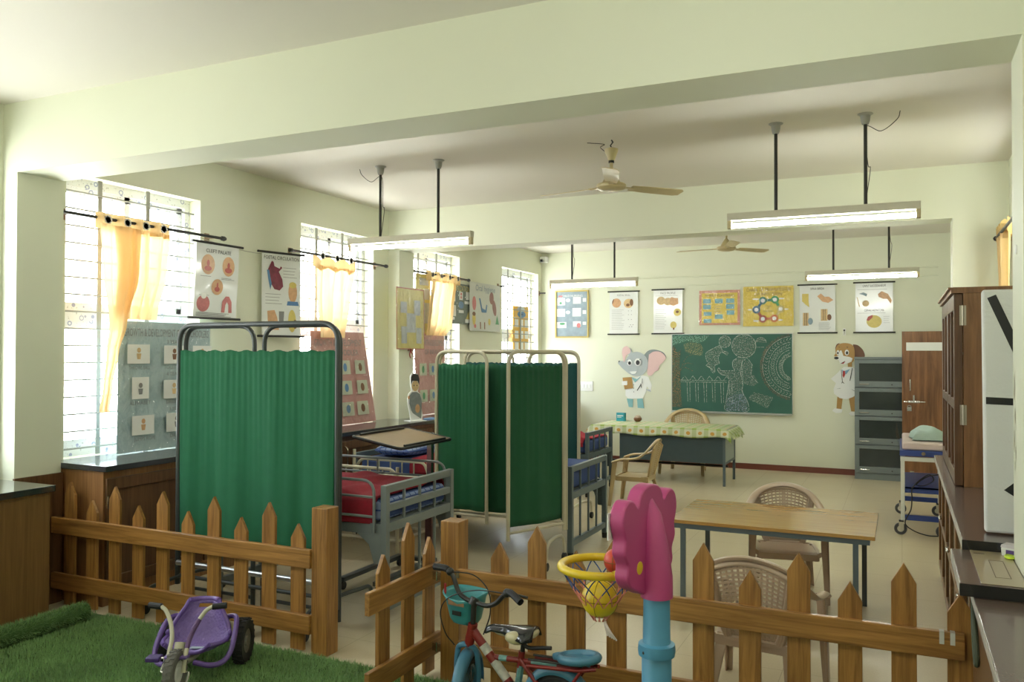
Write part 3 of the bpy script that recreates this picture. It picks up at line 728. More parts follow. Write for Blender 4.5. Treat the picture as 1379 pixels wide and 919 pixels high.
# ------------------------------------------------------------------ charts along the back wall
BY = YB - .02
def roll(x0, x1, z0, z1, label, sheen=0):
    c = Sheet('wall_chart', ((x0+x1)/2, BY, z1), 0, x1-x0-.06, z1-z0, M_paper, label, 'chart', group=None, curl=.007)
    c.rods(.03, .011); return c
c = roll(-4.318, -3.782, 2.05, 2.74, 'white rolled chart of two baby heads and little skull drawings, above the elephant')
c.text('title', M_inkg, [('FOETAL SKULL', 0, -.075, .03, .22)])
c.dec('head_picture', M_skin, [ell(-.12, -.185, .075, .075)]); c.dec('head_picture', M_skin2, [ell(.08, -.195, .08, .075)])
c.dec('hair_picture', M_brownp, [[(-.195, -.19), (-.19, -.15), (-.165, -.115), (-.16, -.13), (-.185, -.2)], ell(.13, -.18, .03, .055), ell(.07, -.22, .03, .025)], 2.2)
c.dec('skull_drawing', M_inkg, [ell(.10+dx, v, .006, .006, 8) for v in (-.315, -.375, -.455) for dx in (-.02, .03)] + [rect(.09+.02*i, .105+.02*i, -.575+.03*(i % 2), -.565+.03*(i % 2)) for i in range(4)])
c.lines('caption_lines', M_inkg, -.2, .02, [-.30-.028*i for i in range(12)], .0035)
c = roll(-3.587, -3.064, 2.055, 2.75, 'white rolled chart of a curled baby, above the left end of the chalkboard')
c.text('title', M_inkg, [('FACE PROFILE', 0, -.075, .036, .24)])
c.dec('head_picture', M_skin2, [ell(-.11, -.175, .07, .065), ell(.0, -.19, .07, .06)]); c.dec('body_picture', M_skin, [[(.02, -.15), (.06, -.12), (.10, -.135), (.16, -.14), (.165, -.23), (.09, -.26), (.03, -.24)]])
c.dec('ear_picture', M_yel, [ell(.15, -.36, .06, .06), ell(.09, -.56, .05, .055)]); c.dec('ear_picture', M_brownp, [ell(.15, -.355, .025, .02), ell(.095, -.62, .012, .02)], 2.2)
c.lines('caption_lines', M_inkg, -.2, -.02, [-.32-.03*i for i in range(11)], .0035); c.lines('title_rule', M_inkg, -.2, .2, [-.10], .003)
c = roll(-1.384, -.832, 2.05, 2.755, 'white rolled chart of spine sections, right of the hexagon poster')
c.text('title', M_ink, [('SPINA BIFIDA', 0, -.075, .032, .19)])
c.dec('spine_picture', M_yel, [[(-.21, -.13), (-.12, -.13), (-.12, -.24), (-.11, -.33), (-.16, -.29), (-.21, -.24)]])
c.dec('body_picture', M_skin, [[(0, -.17), (.05, -.13), (.10, -.18), (.16, -.18), (.22, -.23), (.15, -.27), (.07, -.25)]])
c.dec('spine_picture', M_skin2, [rect(-.20, -.12, -.60, -.41), rect(.05, .14, -.53, -.36)])
c.dec('spine_line', M_ink, [rect(-.175, -.168, -.6, -.41), rect(-.15, -.143, -.6, -.41), rect(.08, .086, -.52, -.36), rect(.105, .111, -.52, -.36)], 2.2)
c.dec('sac_picture', mat('print_slate', (.2, .28, .33), .4, var=.3), [ell(-.095, -.535, .035, .05)]); c.dec('sac_picture', M_brownp, [ell(.165, -.48, .03, .045)])
c.lines('caption_lines', M_inkg, .02, .2, [-.56-.017*i for i in range(7)], .0035)
c = roll(-.621, -.07, 2.05, 2.765, 'white rolled chart of baby heads, rightmost on the back wall above the steel bookcase')
c.text('title', M_ink, [('CAPUT SUCCEDANEUM', 0, -.065, .032, .30), ('CEPHALHAEMATOMA', 0, -.415, .032, .26)])
c.dec('hair_picture', mat('print_slate', (.2, .28, .33), .4), [[(-.2, -.16), (-.14, -.14), (-.09, -.165), (-.1, -.2), (-.15, -.175)]])
c.dec('face_picture', M_skin2, [ell(-.11, -.30, .045, .045), [(-.23, -.2), (-.215, -.22), (-.185, -.35), (-.2, -.34)]])
c.dec('head_picture', M_skin, [[(.05, -.17), (.10, -.13), (.18, -.17), (.23, -.26), (.215, -.31), (.17, -.24), (.12, -.24), (.06, -.21)]])
c.dec('skull_picture', M_yel, [ell(0, -.56, .10, .09)]); c.dec('skull_picture', M_flesh, [[(-.10, -.54), (-.08, -.49), (-.02, -.465), (-.02, -.50), (-.07, -.55)]], 2.2)
c.lines('title_rule', M_inkg, -.22, .22, [-.105, -.44], .004); c.lines('caption_lines', M_inkg, .12, .21, [-.49, -.52, -.55, -.58], .003)

# framed blue picture, family planning poster, hexagon poster
c = Sheet('framed_picture', (-4.94, BY, 2.76), 0, .56, .74, mat('collage_blue', (.27, .34, .39), .35, var=.35, nscale=9), 'blue picture collage in a thin yellow frame beside the far corner', 'picture', curl=0)
c.dec('pasted_picture', M_whitep, [rect(-.26, -.12, -.22, -.10), rect(.02, .16, -.20, -.09), rect(-.27, -.12, -.41, -.28), rect(.01, .16, -.41, -.27), rect(-.27, -.10, -.60, -.50), rect(.02, .16, -.58, -.49), rect(.19, .25, -.17, -.11), rect(.19, .25, -.37, -.31), rect(.19, .25, -.55, -.50), ell(-.07, -.14, .04, .03), ell(-.07, -.34, .04, .03)])
c.dec('pasted_picture', M_rose, [ell(.12, -.56, .035, .04), rect(-.24, -.17, -.085, -.06)], 2.4); c.dec('pasted_picture', M_greenp, [ell(-.20, -.185, .025, .02), ell(-.17, -.53, .05, .02)], 2.4)
c.text('title', M_whitep, [('CHILD NURSING', .0, -.085, .035, .40)])
fr = B()
for q in ((-.295, .295, 0, .022), (-.295, .295, -.762, -.74), (-.295, -.273, -.74, 0), (.273, .295, -.74, 0)): fr.box(q[0], q[1], -.016, .01, q[2], q[3])
fr.build('frame', mat('yellow_frame', (.55, .42, .12), .45), c.o, smooth=0)
M_lemon = mat('lemon_poster', (.74, .56, .035), .4, var=.08)
c = Sheet('poster', (-2.522, BY, 2.715), 0, .62, .535, M_lemon, 'yellow poster with a pink border and small blue pictures, left of the hexagon poster', 'poster', curl=.002)
pb = mat('salmon_border', (.62, .27, .16), .45, var=.12)
c.dec('border', pb, [rect(-.31, -.272, -.535, 0), rect(.272, .31, -.535, 0), rect(-.272, .272, -.042, 0), rect(-.272, .272, -.535, -.503)])
c.text('title', M_brownp, [('FAMILY PLANNING', 0, -.10, .042, .44)])
c.dec('small_picture', mat('print_aqua', (.16, .40, .44), .4, var=.4, nscale=40), [rect(-.25, -.13, -.20, -.13), rect(-.25, -.13, -.29, -.22), rect(-.24, -.12, -.39, -.33), rect(-.24, -.12, -.50, -.44), rect(-.07, .05, -.20, -.13), rect(-.07, .05, -.44, -.37), rect(.10, .225, -.20, -.13), rect(.10, .225, -.29, -.215), rect(.11, .225, -.38, -.31)])
c.lines('caption_lines', M_inkg, -.08, .04, [-.25, -.28, -.31, -.34], .006); c.wrap(.006)
c = Sheet('poster', (-1.802, BY, 2.755), 0, .73, .60, M_lemon, 'yellow poster with a ring of six coloured circles, above the chalkboard', 'poster', curl=.002)
c.text('title', M_brownp, [('CHAIN OF TRANSMISSION', 0, -.075, .05, .64), ('OF INFECTION', 0, -.14, .045, .40)])
hexc = ['#2f7f6b', '#2f9a55', '#c9b866', '#d07030', '#a8482e', '#3b6d86']; hp = []
for i, (u, v) in enumerate([(-.075, -.215), (.10, -.205), (.18, -.345), (.09, -.485), (-.075, -.49), (-.17, -.35)]): hp.append((u, v))
for i, (u, v) in enumerate(hp):
    m = mat('hex_colour_%d' % i, hexc[i], .4); w = hp[(i+1) % 6]; d = Vector((w[0]-u, w[1]-v)); n = Vector((-d.y, d.x)).normalized()*.02
    c.dec('ring_segment', m, [ell(u, v, .058, .058), [(u+n.x, v+n.y), (w[0]+n.x, w[1]+n.y), (w[0]-n.x, w[1]-n.y), (u-n.x, v-n.y)]], 1.8+.12*i)
c.dec('ring_centre', M_whitep, [ell(u, v, .03, .03, 14) for u, v in hp], 3.2)
c.text('centre_words', M_ink, [('CHAIN', 0, -.31, .02, .12), ('OF', 0, -.345, .02, .05), ('INFECTION', 0, -.385, .02, .14)])
c.dec('arrow_label', M_whitep, [ell(-.18, -.19, .05, .012), ell(.19, -.19, .04, .012), ell(-.265, -.35, .03, .01), ell(.265, -.35, .03, .01), ell(-.175, -.52, .045, .012), ell(.18, -.51, .035, .01)]); c.wrap(.005)

# chalkboard with its chalk drawing
def chalk_mat(name, c, lo):
    m, nt, b = nodes(name); nt.nodes.remove(b)
    d = nt.nodes.new('ShaderNodeBsdfDiffuse'); d.inputs[0].default_value = col(c); t = nt.nodes.new('ShaderNodeBsdfTransparent')
    tc = nt.nodes.new('ShaderNodeTexCoord'); n = nt.nodes.new('ShaderNodeTexNoise'); n.inputs['Scale'].default_value = 70; n.inputs['Detail'].default_value = 6
    nt.links.new(tc.outputs['Object'], n.inputs['Vector']); rp = nt.nodes.new('ShaderNodeMapRange')
    rp.inputs[1].default_value = lo; rp.inputs[2].default_value = lo+.22; nt.links.new(n.outputs['Fac'], rp.inputs[0])
    x = nt.nodes.new('ShaderNodeMixShader'); nt.links.new(rp.outputs[0], x.inputs[0]); nt.links.new(t.outputs[0], x.inputs[1]); nt.links.new(d.outputs[0], x.inputs[2])
    nt.links.new(x.outputs[0], nt.nodes['Material Output'].inputs[0]); return m
CK = chalk_mat('chalk_line', (.46, .52, .47), .33); CF = chalk_mat('chalk_shading', (.34, .42, .37), .45); CG = chalk_mat('chalk_green', (.22, .42, .33), .40); CB = chalk_mat('chalk_brown', (.28, .22, .13), .42); CBL = chalk_mat('chalk_blue', (.33, .43, .50), .45)
c = Sheet('chalkboard', (-2.357, YB-.022, 2.037), 0, 1.80, 1.185, mat('chalkboard_green', (.028, .115, .085), .55, var=.18, nscale=5), 'green chalkboard with a white chalk drawing on the back wall', 'chalkboard', curl=0, th=.015)
def cc(x, y): return ((x-637)/1063*1.80, -(y-140-(x-105)/1063*0)/692*1.185)
def strokes(name, m, lines, w=.0065, k=11):
    b = B()
    for ln in lines:
        p = [Vector(cc(*q)) for q in ln]
        if len(p) > 2: p = [Vector((q.x, q.y)) for q in spline([(q.x, q.y, 0) for q in p], 4)]
        L = []; Rr = []
        for i in range(len(p)):
            d = (p[min(i+1, len(p)-1)]-p[max(i-1, 0)]); d = d.normalized() if d.length else Vector((1, 0)); n = Vector((-d.y, d.x))*w/2
            L.append(c.f(p[i].x+n.x, p[i].y+n.y, k)); Rr.append(c.f(p[i].x-n.x, p[i].y-n.y, k))
        m_ = len(p); b.add(L+Rr, [(i, i+1, m_+i+1, m_+i) for i in range(m_-1)])
    return b.build(name, m, c.o, smooth=0)
def circ(x, y, r, a0=0, a1=360, n=18): return [(x+r*math.cos(R(a0+(a1-a0)*i/n)), y-r*math.sin(R(a0+(a1-a0)*i/n))) for i in range(n+1)]
def fill(name, m, polys, k=10): c.dec(name, m, [[cc(*q) for q in p] for p in polys], k)
baby = [(540, 240), (480, 270), (420, 310), (425, 370), (440, 400), (425, 420), (470, 450), (500, 480), (500, 420), (540, 400), (530, 350), (560, 300), (610, 325), (615, 300), (570, 285), (555, 250)]
mother = [(700, 350), (660, 380), (660, 430), (670, 460), (560, 465), (540, 440), (525, 460), (560, 500), (620, 515), (620, 600), (600, 730), (600, 820), (785, 825), (790, 740), (745, 650), (750, 560), (740, 400), (770, 360)]
fill('drawing_shading', CF, [baby, mother, circ(590, 205, 52), circ(757, 245, 105), [(770, 360), (830, 410), (830, 480), (880, 560), (840, 600), (760, 580), (740, 420)]])
fill('drawing_shading', CF, [[(840, 650), (1010, 690), (960, 790), (790, 710)], circ(905, 215, 45, 0, 180, 10)])
fill('drawing_tree_leaves', CG, [[(110, 150), (450, 150), (400, 205), (330, 215), (230, 200), (110, 240)], ]); fill('drawing_tree_leaves', chalk_mat('chalk_olive', (.30, .34, .20), .42), [[(215, 230), (280, 205), (370, 220), (395, 270), (385, 330), (320, 330), (230, 300)]])
fill('drawing_tree_trunk', CB, [[(108, 250), (135, 240), (150, 300), (170, 300), (190, 280), (175, 400), (200, 800), (110, 800)]])
fill('drawing_skirt', CBL, [[(605, 690), (750, 660), (788, 740), (785, 825), (600, 820)]], 10.6)
strokes('drawing_figures', CK, [baby+[baby[0]], mother, circ(590, 205, 52), circ(757, 245, 105), [(700, 345), (780, 350), (830, 410)], [(830, 410), (820, 500), (880, 570)], [(740, 380), (730, 480), (750, 590)], [(420, 420), (460, 440), (470, 470), (490, 490)], [(868, 255), (930, 255)], circ(905, 215, 45, 0, 180, 10)])
fence = [[(185, 555), (605, 555)], [(185, 570), (605, 570)]]
for i in range(6):
    x = 225+i*76; fence += [[(x-28, 552), (x, 515)], [(x, 515), (x+28, 552)], [(x+22, 570), (x+30, 755-8*(i % 2))], [(x+48, 570), (x+50, 750)]]
strokes('drawing_fence', CK, fence, .006)
strokes('drawing_branches', CB, [[(175, 520), (190, 450), (240, 350), (300, 320)], [(185, 470), (230, 440), (300, 470)], [(190, 450), (240, 400), (310, 410)], [(180, 560), (175, 400), (190, 280)], [(140, 700), (150, 500), (130, 260)]], .010)
# mandala at the right edge
mx, my = 1185, 425
def half(r): return [p for p in circ(mx, my, r, 90, 270, 24) if p[0] < 1165]
strokes('drawing_mandala', CK, [half(r) for r in (150, 215, 265)], .007)
fill('drawing_shading', chalk_mat('chalk_rust', (.22, .20, .15), .42), [half(290) + half(262)[::-1]])
sp = []
for k in range(26):
    a = R(97+k*6.6)
    for r0, r1, w in ((165, 200, .06), (95, 130, .1), (228, 252, .03)):
        q = [(mx+r*math.cos(a+d), my-r*math.sin(a+d)) for r, d in ((r0, -w), ((r0+r1)/2, w), (r1, -w))]
        if max(p[0] for p in q) < 1165: sp.append(q)
for k in range(9):
    a = R(105+k*19); q = [(mx+20*math.cos(a), my-20*math.sin(a)), (mx+85*math.cos(a), my-85*math.sin(a))]
    if max(p[0] for p in q) < 1165: sp.append(q)
strokes('drawing_petals', CK, sp, .006)
fr = B()
for q in ((-.907, .907, 0, .012), (-.907, .907, -1.197, -1.185), (-.907, -.898, -1.185, 0), (.898, .907, -1.185, 0)): fr.box(q[0], q[1], -.008, .02, q[2], q[3])
fr.build('frame', mat('board_aluminium', (.5, .52, .5), .35, .8), c.o, smooth=0)
B().box(-.9, .9, -.045, -.002, -1.212, -1.198).build('chalk_ledge', mat('board_aluminium', (.5,.52,.5)), c.o, smooth=0)

# wall stickers: an elephant and a dog dressed as doctors
def sticker(name, x0, z0, map_, label, layers):
    o = bpy.data.objects.new(name, None); COL.objects.link(o); o.location = (x0, YB, z0); tag(o, label, 'wall sticker')
    for i, (nm, m, polys, smooth) in enumerate(layers):
        for j, p in enumerate(polys):
            b = B()
            q = [map_(*t) for t in p]
            if smooth: q = [(v.x, v.y) for v in spline([(a, c_, 0) for a, c_ in q+[q[0]]], 3)][:-1]
            d = .0025*(i+1) + .0004*j; b.add([(u, -d, v) for u, v in q], [tuple(range(len(q)))])
            b.build(nm, m, o, smooth=0)
    return o
W_ = mat('sticker_white', (.80, .82, .80), .45, var=.02); GR = mat('sticker_grey', (.42, .47, .49), .45, var=.03); PK = mat('sticker_pink', (.72, .50, .49), .45, var=.03); TL = mat('sticker_teal', (.22, .46, .48), .45); TAN = mat('sticker_tan', (.42, .24, .07), .45, var=.05); DB = mat('sticker_brown', (.15, .065, .03), .45, var=.05); BK = mat('sticker_black', (.015, .015, .018), .45); DG = mat('sticker_dark_grey', (.22, .26, .27), .45)
em = lambda x, y: ((x-295)*.00228, -(y-585)*.00220)
sticker('elephant_sticker', -3.84, 1.36, em, 'wall sticker of a grey elephant in a white doctor coat, left of the chalkboard', [
    ('back_ear', DG, [[(345, 430), (375, 395), (420, 383), (480, 400), (505, 430), (500, 450), (440, 440), (380, 500)]], True),
    ('coat', W_, [[(270, 590), (215, 640), (215, 720), (235, 742), (340, 740), (365, 690), (370, 650), (400, 690), (405, 640), (380, 580), (340, 572)]], False),
    ('head', GR, [ell(296, 490, 84, 90, 20), [(215, 470), (165, 465), (160, 485), (190, 520), (240, 560), (270, 575), (230, 500)], [(195, 375), (225, 357), (260, 385), (265, 410), (235, 425)], [(365, 668), (395, 675), (400, 690), (370, 680)]], False),
    ('ear', PK, [[(385, 420), (420, 398), (470, 402), (505, 440), (490, 470), (460, 500), (455, 530), (425, 545), (405, 570), (375, 565), (378, 500)], [(190, 410), (195, 375), (222, 358), (248, 380), (250, 408), (220, 430), (205, 480)]], True),
    ('trousers', TL, [[(225, 742), (272, 745), (270, 805), (240, 803)], [(300, 742), (340, 738), (352, 810), (305, 808)], [(260, 585), (300, 600), (330, 575), (320, 590), (285, 625)]], False),
    ('folder', TAN, [[(195, 590), (262, 585), (272, 665), (210, 675), (205, 645), (230, 640), (230, 612), (198, 615)]], False),
    ('paper', W_, [rect(190, 228, 615, 645), ell(245, 478, 17, 22), ell(306, 475, 24, 27), [(245, 545), (300, 540), (290, 560), (262, 562)]], False),
    ('eyes', BK, [ell(247, 483, 11, 13), ell(306, 479, 14, 18), [(222, 478), (232, 472), (234, 476)], [(222, 460), (234, 458), (234, 462)], [(318, 455), (330, 452), (322, 462)], [(338, 595), (342, 595), (340, 630), (336, 630)], [(300, 680), (330, 632), (334, 636), (304, 684)], [(330, 630), (336, 660), (332, 662), (326, 634)], ell(278, 640, 3, 3, 6), ell(278, 665, 3, 3, 6), ell(278, 692, 3, 3, 6), [(165, 468), (178, 466), (170, 480)]], False)])
dm = lambda x, y: ((x-320)*.001285, -(y-450)*.00139)
sticker('dog_sticker', -.69, 1.388, dm, 'wall sticker of a brown dog in a doctor coat, left of the bookcase', [
    ('ear', DB, [[(370, 95), (420, 105), (470, 150), (492, 210), (470, 245), (420, 245), (390, 260), (375, 200)], [(185, 130), (200, 95), (230, 85), (215, 120), (190, 180)]], True),
    ('neck', TAN, [[(315, 290), (360, 285), (360, 350), (315, 365)]], False),
    ('leg', TAN, [[(205, 640), (260, 660), (245, 780), (195, 770)]], False), ('leg', TAN, [[(325, 650), (385, 630), (390, 790), (350, 790)]], False),
    ('coat', W_, [[(275, 330), (240, 360), (190, 410), (135, 455), (190, 500), (165, 560), (170, 610), (230, 655), (300, 668), (370, 640), (410, 600), (410, 380), (370, 330)], [(150, 790), (175, 762), (260, 770), (250, 805), (190, 812)], [(325, 810), (350, 790), (410, 800), (405, 830), (345, 832)]], False),
    ('head', TAN, [[(190, 190), (190, 140), (220, 95), (290, 82), (360, 100), (385, 150), (385, 240), (365, 280), (300, 300), (230, 270), (175, 220)]], True),
    ('muzzle', W_, [[(235, 160), (250, 158), (270, 215), (330, 225), (365, 240), (355, 275), (300, 300), (235, 300), (225, 265), (195, 250), (175, 225), (220, 215)], ell(213, 183, 15, 28), ell(306, 180, 22, 30)], False),
    ('shirt', mat('sticker_blue', (.22, .42, .58), .45), [[(255, 355), (275, 375), (340, 350), (300, 405), (262, 400)]], False),
    ('tie', mat('sticker_red', (.42, .03, .03), .45), [[(265, 370), (285, 370), (290, 410), (272, 445), (260, 420)], [(240, 295), (290, 275), (270, 298)]], False),
    ('face_lines', BK, [ell(212, 186, 8, 14), ell(308, 184, 12, 17), ell(197, 238, 24, 14), [(215, 125), (235, 122), (234, 128)], [(295, 125), (320, 122), (318, 130)], [(240, 295), (285, 268), (290, 272), (245, 298)], [(245, 360), (250, 358), (262, 480), (256, 482)], [(360, 340), (366, 342), (350, 440), (340, 475), (334, 472)], [(256, 480), (250, 500), (255, 502), (264, 484)], [(264, 484), (280, 500), (276, 504), (260, 490)], [(190, 560), (240, 550), (240, 553)], [(345, 555), (385, 575), (383, 579)]], False)])

# ------------------------------------------------------------------ teacher's desk with checked cloth
def check_col(nt, tc):
    o = sep(nt, tc); s = .16
    fx = mathn(nt, 'FRACT', mathn(nt, 'MULTIPLY', o[0], 1/s)); fy = mathn(nt, 'FRACT', mathn(nt, 'MULTIPLY', mathn(nt, 'ADD', o[1], o[2]), 1/s))
    gx = mathn(nt, 'LESS_THAN', fx, .36); gy = mathn(nt, 'LESS_THAN', fy, .36)
    g = mathn(nt, 'MULTIPLY', mathn(nt, 'ADD', gx, gy), .5)
    c = mixrgb(nt, g, (.66, .68, .50, 1), (.30, .42, .08, 1))
    dx = mathn(nt, 'SUBTRACT', fx, .68); dy = mathn(nt, 'SUBTRACT', fy, .68)
    d = mathn(nt, 'ADD', mathn(nt, 'MULTIPLY', dx, dx), mathn(nt, 'MULTIPLY', dy, dy))
    return mixrgb(nt, mathn(nt, 'LESS_THAN', d, .028), c, (.60, .32, .05, 1))
M_check = pattern('checked_oilcloth', check_col, .35)
DX0, DX1, DY0, DY1, DZ = -3.93, -2.06, 11.02, 11.80, .745
r = thing('desk', ((DX0+DX1)/2, (DY0+DY1)/2, 0), 0, 'grey steel desk under a green checked cloth in front of the chalkboard', 'desk')
hx, hy = (DX1-DX0)/2, (DY1-DY0)/2
B().box(-hx, hx, -hy, hy, DZ-.03, DZ).build('desktop', M_grey, r, smooth=0)
for sx in (-1, 1):
    for sy in (-1, 1): B().box(sx*(hx-.045)-.016, sx*(hx-.045)+.016, sy*(hy-.04)-.016, sy*(hy-.04)+.016, 0, DZ-.03).build('leg', M_bluegrey, r, smooth=0)
M_slate = mat('slate_panel', (.055, .085, .095), .45, var=.1)
B().box(-hx+.40, hx-.06, -hy+.03, -hy+.045, .29, DZ-.03).build('modesty_panel', M_slate, r, smooth=0)
B().box(hx-.052, hx-.038, -hy+.05, hy-.05, .31, DZ-.03).build('side_panel', mat('pale_grey_panel', (.33, .38, .36), .5), r, smooth=0)
B().box(hx-.06, hx-.03, -hy+.05, hy-.05, .28, .31).build('stretcher', M_bluegrey, r, smooth=0)
B().box(-hx+.40, -hx+.42, -hy+.05, hy-.05, .31, DZ-.03).build('side_panel', M_slate, r, smooth=0)
B().tube([(-hx+.06, 0, .22), (hx-.06, 0, .22)], .015, 8).build('foot_rail', M_blackrod, r)
b = B(); e = .06
def cl(u, v):
    x = -hx-e + u*(2*hx+2*e); y = -hy-.015 + v*(2*hy+.03); z = DZ+.004
    if abs(x) > hx: z -= (abs(x)-hx)*1.1
    return (x, y, z)
b.grid(cl, 40, 12)
def fl(u, v):
    x = -hx-e+.0 + u*(2*hx+2*e); z = DZ+.004 - v*(.115+.012*math.sin(19*u)) - max(0, abs(x)-hx)*1.1
    return (x, -hy-.017-.02*v*(1+.5*math.sin(40*u)), z)
b.grid(fl, 60, 4); b.grid(lambda u, v: (fl(u, v)[0], -fl(u, v)[1], fl(u, v)[2]), 60, 4)
for sx in (-1, 1):
    b.grid(lambda u, v: (sx*(hx+e+.02*v*(1+math.sin(22*u))), -hy-.02+u*(2*hy+.04), DZ+.004-.066-v*.06), 20, 3)
o = b.build('tablecloth', M_check, smooth=50, loc=((DX0+DX1)/2, (DY0+DY1)/2, 0), solid=.003)
tag(o, 'green and cream checked tablecloth on the desk below the chalkboard', 'tablecloth')
o = thing('medicine_box', (-3.72, 11.72, DZ+.006), R(-12), 'small turquoise box on the far left of the checked tablecloth', 'box')
B().box(-.065, .065, -.03, .03, 0, .12).build('carton', mat('turquoise_carton', (.03, .33, .42), .5), o, smooth=0)
B().box(-.05, .05, -.0315, -.03, .07, .085).box(-.05, .02, -.0315, -.03, .05, .06).build('print', M_whitep, o, smooth=0)
o = thing('pin_cushion', (-3.47, 11.72, DZ+.006), 0, 'small round patterned bowl beside the turquoise box on the desk', 'bowl')
B().lathe([(.03, 0), (.055, .02), (.06, .045), (.05, .06)], 18).build('bowl', M_brownp, o)
B().ball((0, 0, .062), (.05, .05, .03), 14, 8).build('filling', mat('speckle_cream', (.5, .4, .3), .6, var=.6, nscale=60), o)

# ------------------------------------------------------------------ moulded plastic chairs
def plastic_chair(m, label, h=.75):
    r = thing('plastic_chair', (0, 0, 0), 0, label, 'chair', 'beige plastic armchairs'); k = h/.75
    def T(p): return (p[0]*k, p[1]*k, p[2]*k)
    # seat: dished plate with rolled edge
    b = B(); n = 12
    def seat(u, v, dz=0):
        x = (u-.5)*2; y = (v-.5)*2; w = .215+.015*(1-v); q = 1-.10*(x*x)*(y*y)
        z = .335 - .014*(1-x*x)*(1-y*y) - (.02*max(0, -y-.7)/.3) + dz
        return T((x*w*q, y*.205*q, z))
    b.grid(lambda u, v: seat(u, v), n, n).grid(lambda u, v: seat(u, v, -.02), n, n)
    kk = (n+1)**2; ring = [i for i in range(n+1)] + [j*(n+1)+n for j in range(1, n+1)] + [n*(n+1)+i for i in range(n-1, -1, -1)] + [j*(n+1) for j in range(n-1, 0, -1)]
    for q in range(len(ring)):
        a, c = ring[q], ring[(q+1) % len(ring)]; b.f.append((a, c, c+kk, a+kk))
    b.build('seat', m, r, smooth=50)
    ap = B()
    for s in (-1, 1): ap.bar(T((s*.205, -.18, .31)), T((s*.195, .18, .31)), .012*k, .05*k)
    ap.bar(T((-.2, -.195, .31)), T((.2, -.195, .31)), .012*k, .045*k).bar(T((-.19, .19, .31)), T((.19, .19, .31)), .012*k, .05*k)
    ap.build('apron', m, r)
    # rim: one sweep from arm over the back to the other arm
    rim = [(-.262, -.20, .50), (-.272, -.10, .535), (-.275, .0, .545), (-.268, .10, .565), (-.245, .175, .62), (-.19, .232, .69), (-.10, .262, .735), (0, .27, .75)]
    pts = spline([T(p) for p in rim + [(-p[0], p[1], p[2]) for p in rim[-2::-1]]], 5)
    b = B(); vs = []; N = len(pts); fs = []
    for i, p in enumerate(pts):
        t = (pts[min(i+1, N-1)]-pts[max(i-1, 0)]).normalized(); u = Vector((0, -.35, 1)).normalized(); a = t.cross(u).normalized(); u = a.cross(t)
        for th in range(8):
            ca, sa = math.cos(2*PI*th/8), math.sin(2*PI*th/8); vs.append(p + a*ca*.029*k + u*sa*.014*k)
    for i in range(N-1):
        for j in range(8): fs.append((i*8+j, i*8+(j+1) % 8, (i+1)*8+(j+1) % 8, (i+1)*8+j))
    fs += [tuple(range(8))[::-1], tuple((N-1)*8+j for j in range(8))]
    b.add(vs, fs).build('arm_rim', m, r, smooth=60)
    # back: lattice panel between two side stiles, narrower at the seat
    def bk(u, v):                                                        # u -1..1, v 0 at seat..1 at rim
        w = .125 + .085*v**.8; zt = .748 - .062*abs(u)**2.0; z = .33 + (zt-.33)*v
        return T((u*w, .185 + .085*v + .02*(u*u-1)*-1*0, z))
    f = B()
    for s in (-1, 1):
        for dxx in (-.012, 0, .012): f.tube([(lambda q: (q[0]+dxx*k, q[1], q[2]))(bk(s, v/10*.97)) for v in range(11)], .013*k, 8)
    f.tube([bk(u/8, .0) for u in range(-8, 9)], .013*k, 8).tube([bk(u/8, .94) for u in range(-8, 9)], .014*k, 8)
    f.build('back_frame', m, r, smooth=60)
    l = B()
    for i in range(-6, 7):
        wd = .030 if i == 0 else .0105
        for j in range(8): l.bar(bk(i/7, .02+.115*j), bk(i/7, .02+.115*(j+1)), wd*k, .006*k, (0, -1, .2))
    for j in range(1, 17):
        v = j/17*.93 + .01
        for i in range(-7, 7): l.bar(bk(i/7, v), bk((i+1)/7, v), .006*k, .0115*k)
    for (v0, v1) in ((.0, .14),):
        l.add([bk(u/4, v) for v in (v0, v1) for u in range(-4, 5)], [(i, i+1, i+10, i+9) for i in range(8)])
    l.build('backrest', m, r, smooth=0)
    for s in (-1, 1):
        L = B()
        for (p, q) in (((s*.262, -.195, .51), (s*.268, -.245, 0)),):
            P, Q = Vector(T(p)), Vector(T(q))
            w0, w1 = .055*k, .032*k
            for (dx, dy) in ((w0, .012*k), (.012*k, w0)):
                vs = []
                for c, sc in ((P, 1.), (Q, w1/w0)):
                    x0, x1 = (c.x-s*dx*sc*.9, c.x+s*.006*k); y0, y1 = (c.y-.006*k, c.y+dy*sc)
                    vs += [(min(x0, x1), y0, c.z), (max(x0, x1), y0, c.z), (max(x0, x1), y1, c.z), (min(x0, x1), y1, c.z)]
                L.add(vs, [(0, 1, 2, 3), (7, 6, 5, 4), (0, 4, 5, 1), (1, 5, 6, 2), (2, 6, 7, 3), (3, 7, 4, 0)])
        L.bar(T((s*.20, -.18, .32)), T((s*.257, -.205, .36)), .03*k, .03*k)
        L.build('leg', m, r, smooth=0, bevel=.004*k)
        L = B()
        P, Q = Vector(T((s*.185, .17, .34))), Vector(T((s*.215, .275, 0)))
        for (dx, dy) in ((.055*k, .012*k), (.012*k, .055*k)):
            vs = []
            for c, sc in ((P, 1.), (Q, .6)):
                x0, x1 = (c.x-s*dx*sc, c.x+s*.004*k); y0, y1 = (c.y-dy*sc, c.y+.005*k)
                vs += [(min(x0, x1), y0, c.z), (max(x0, x1), y0, c.z), (max(x0, x1), y1, c.z), (min(x0, x1), y1, c.z)]
            L.add(vs, [(0, 1, 2, 3), (7, 6, 5, 4), (0, 4, 5, 1), (1, 5, 6, 2), (2, 6, 7, 3), (3, 7, 4, 0)])
        L.build('leg', m, r, smooth=0, bevel=.004*k)
    return r
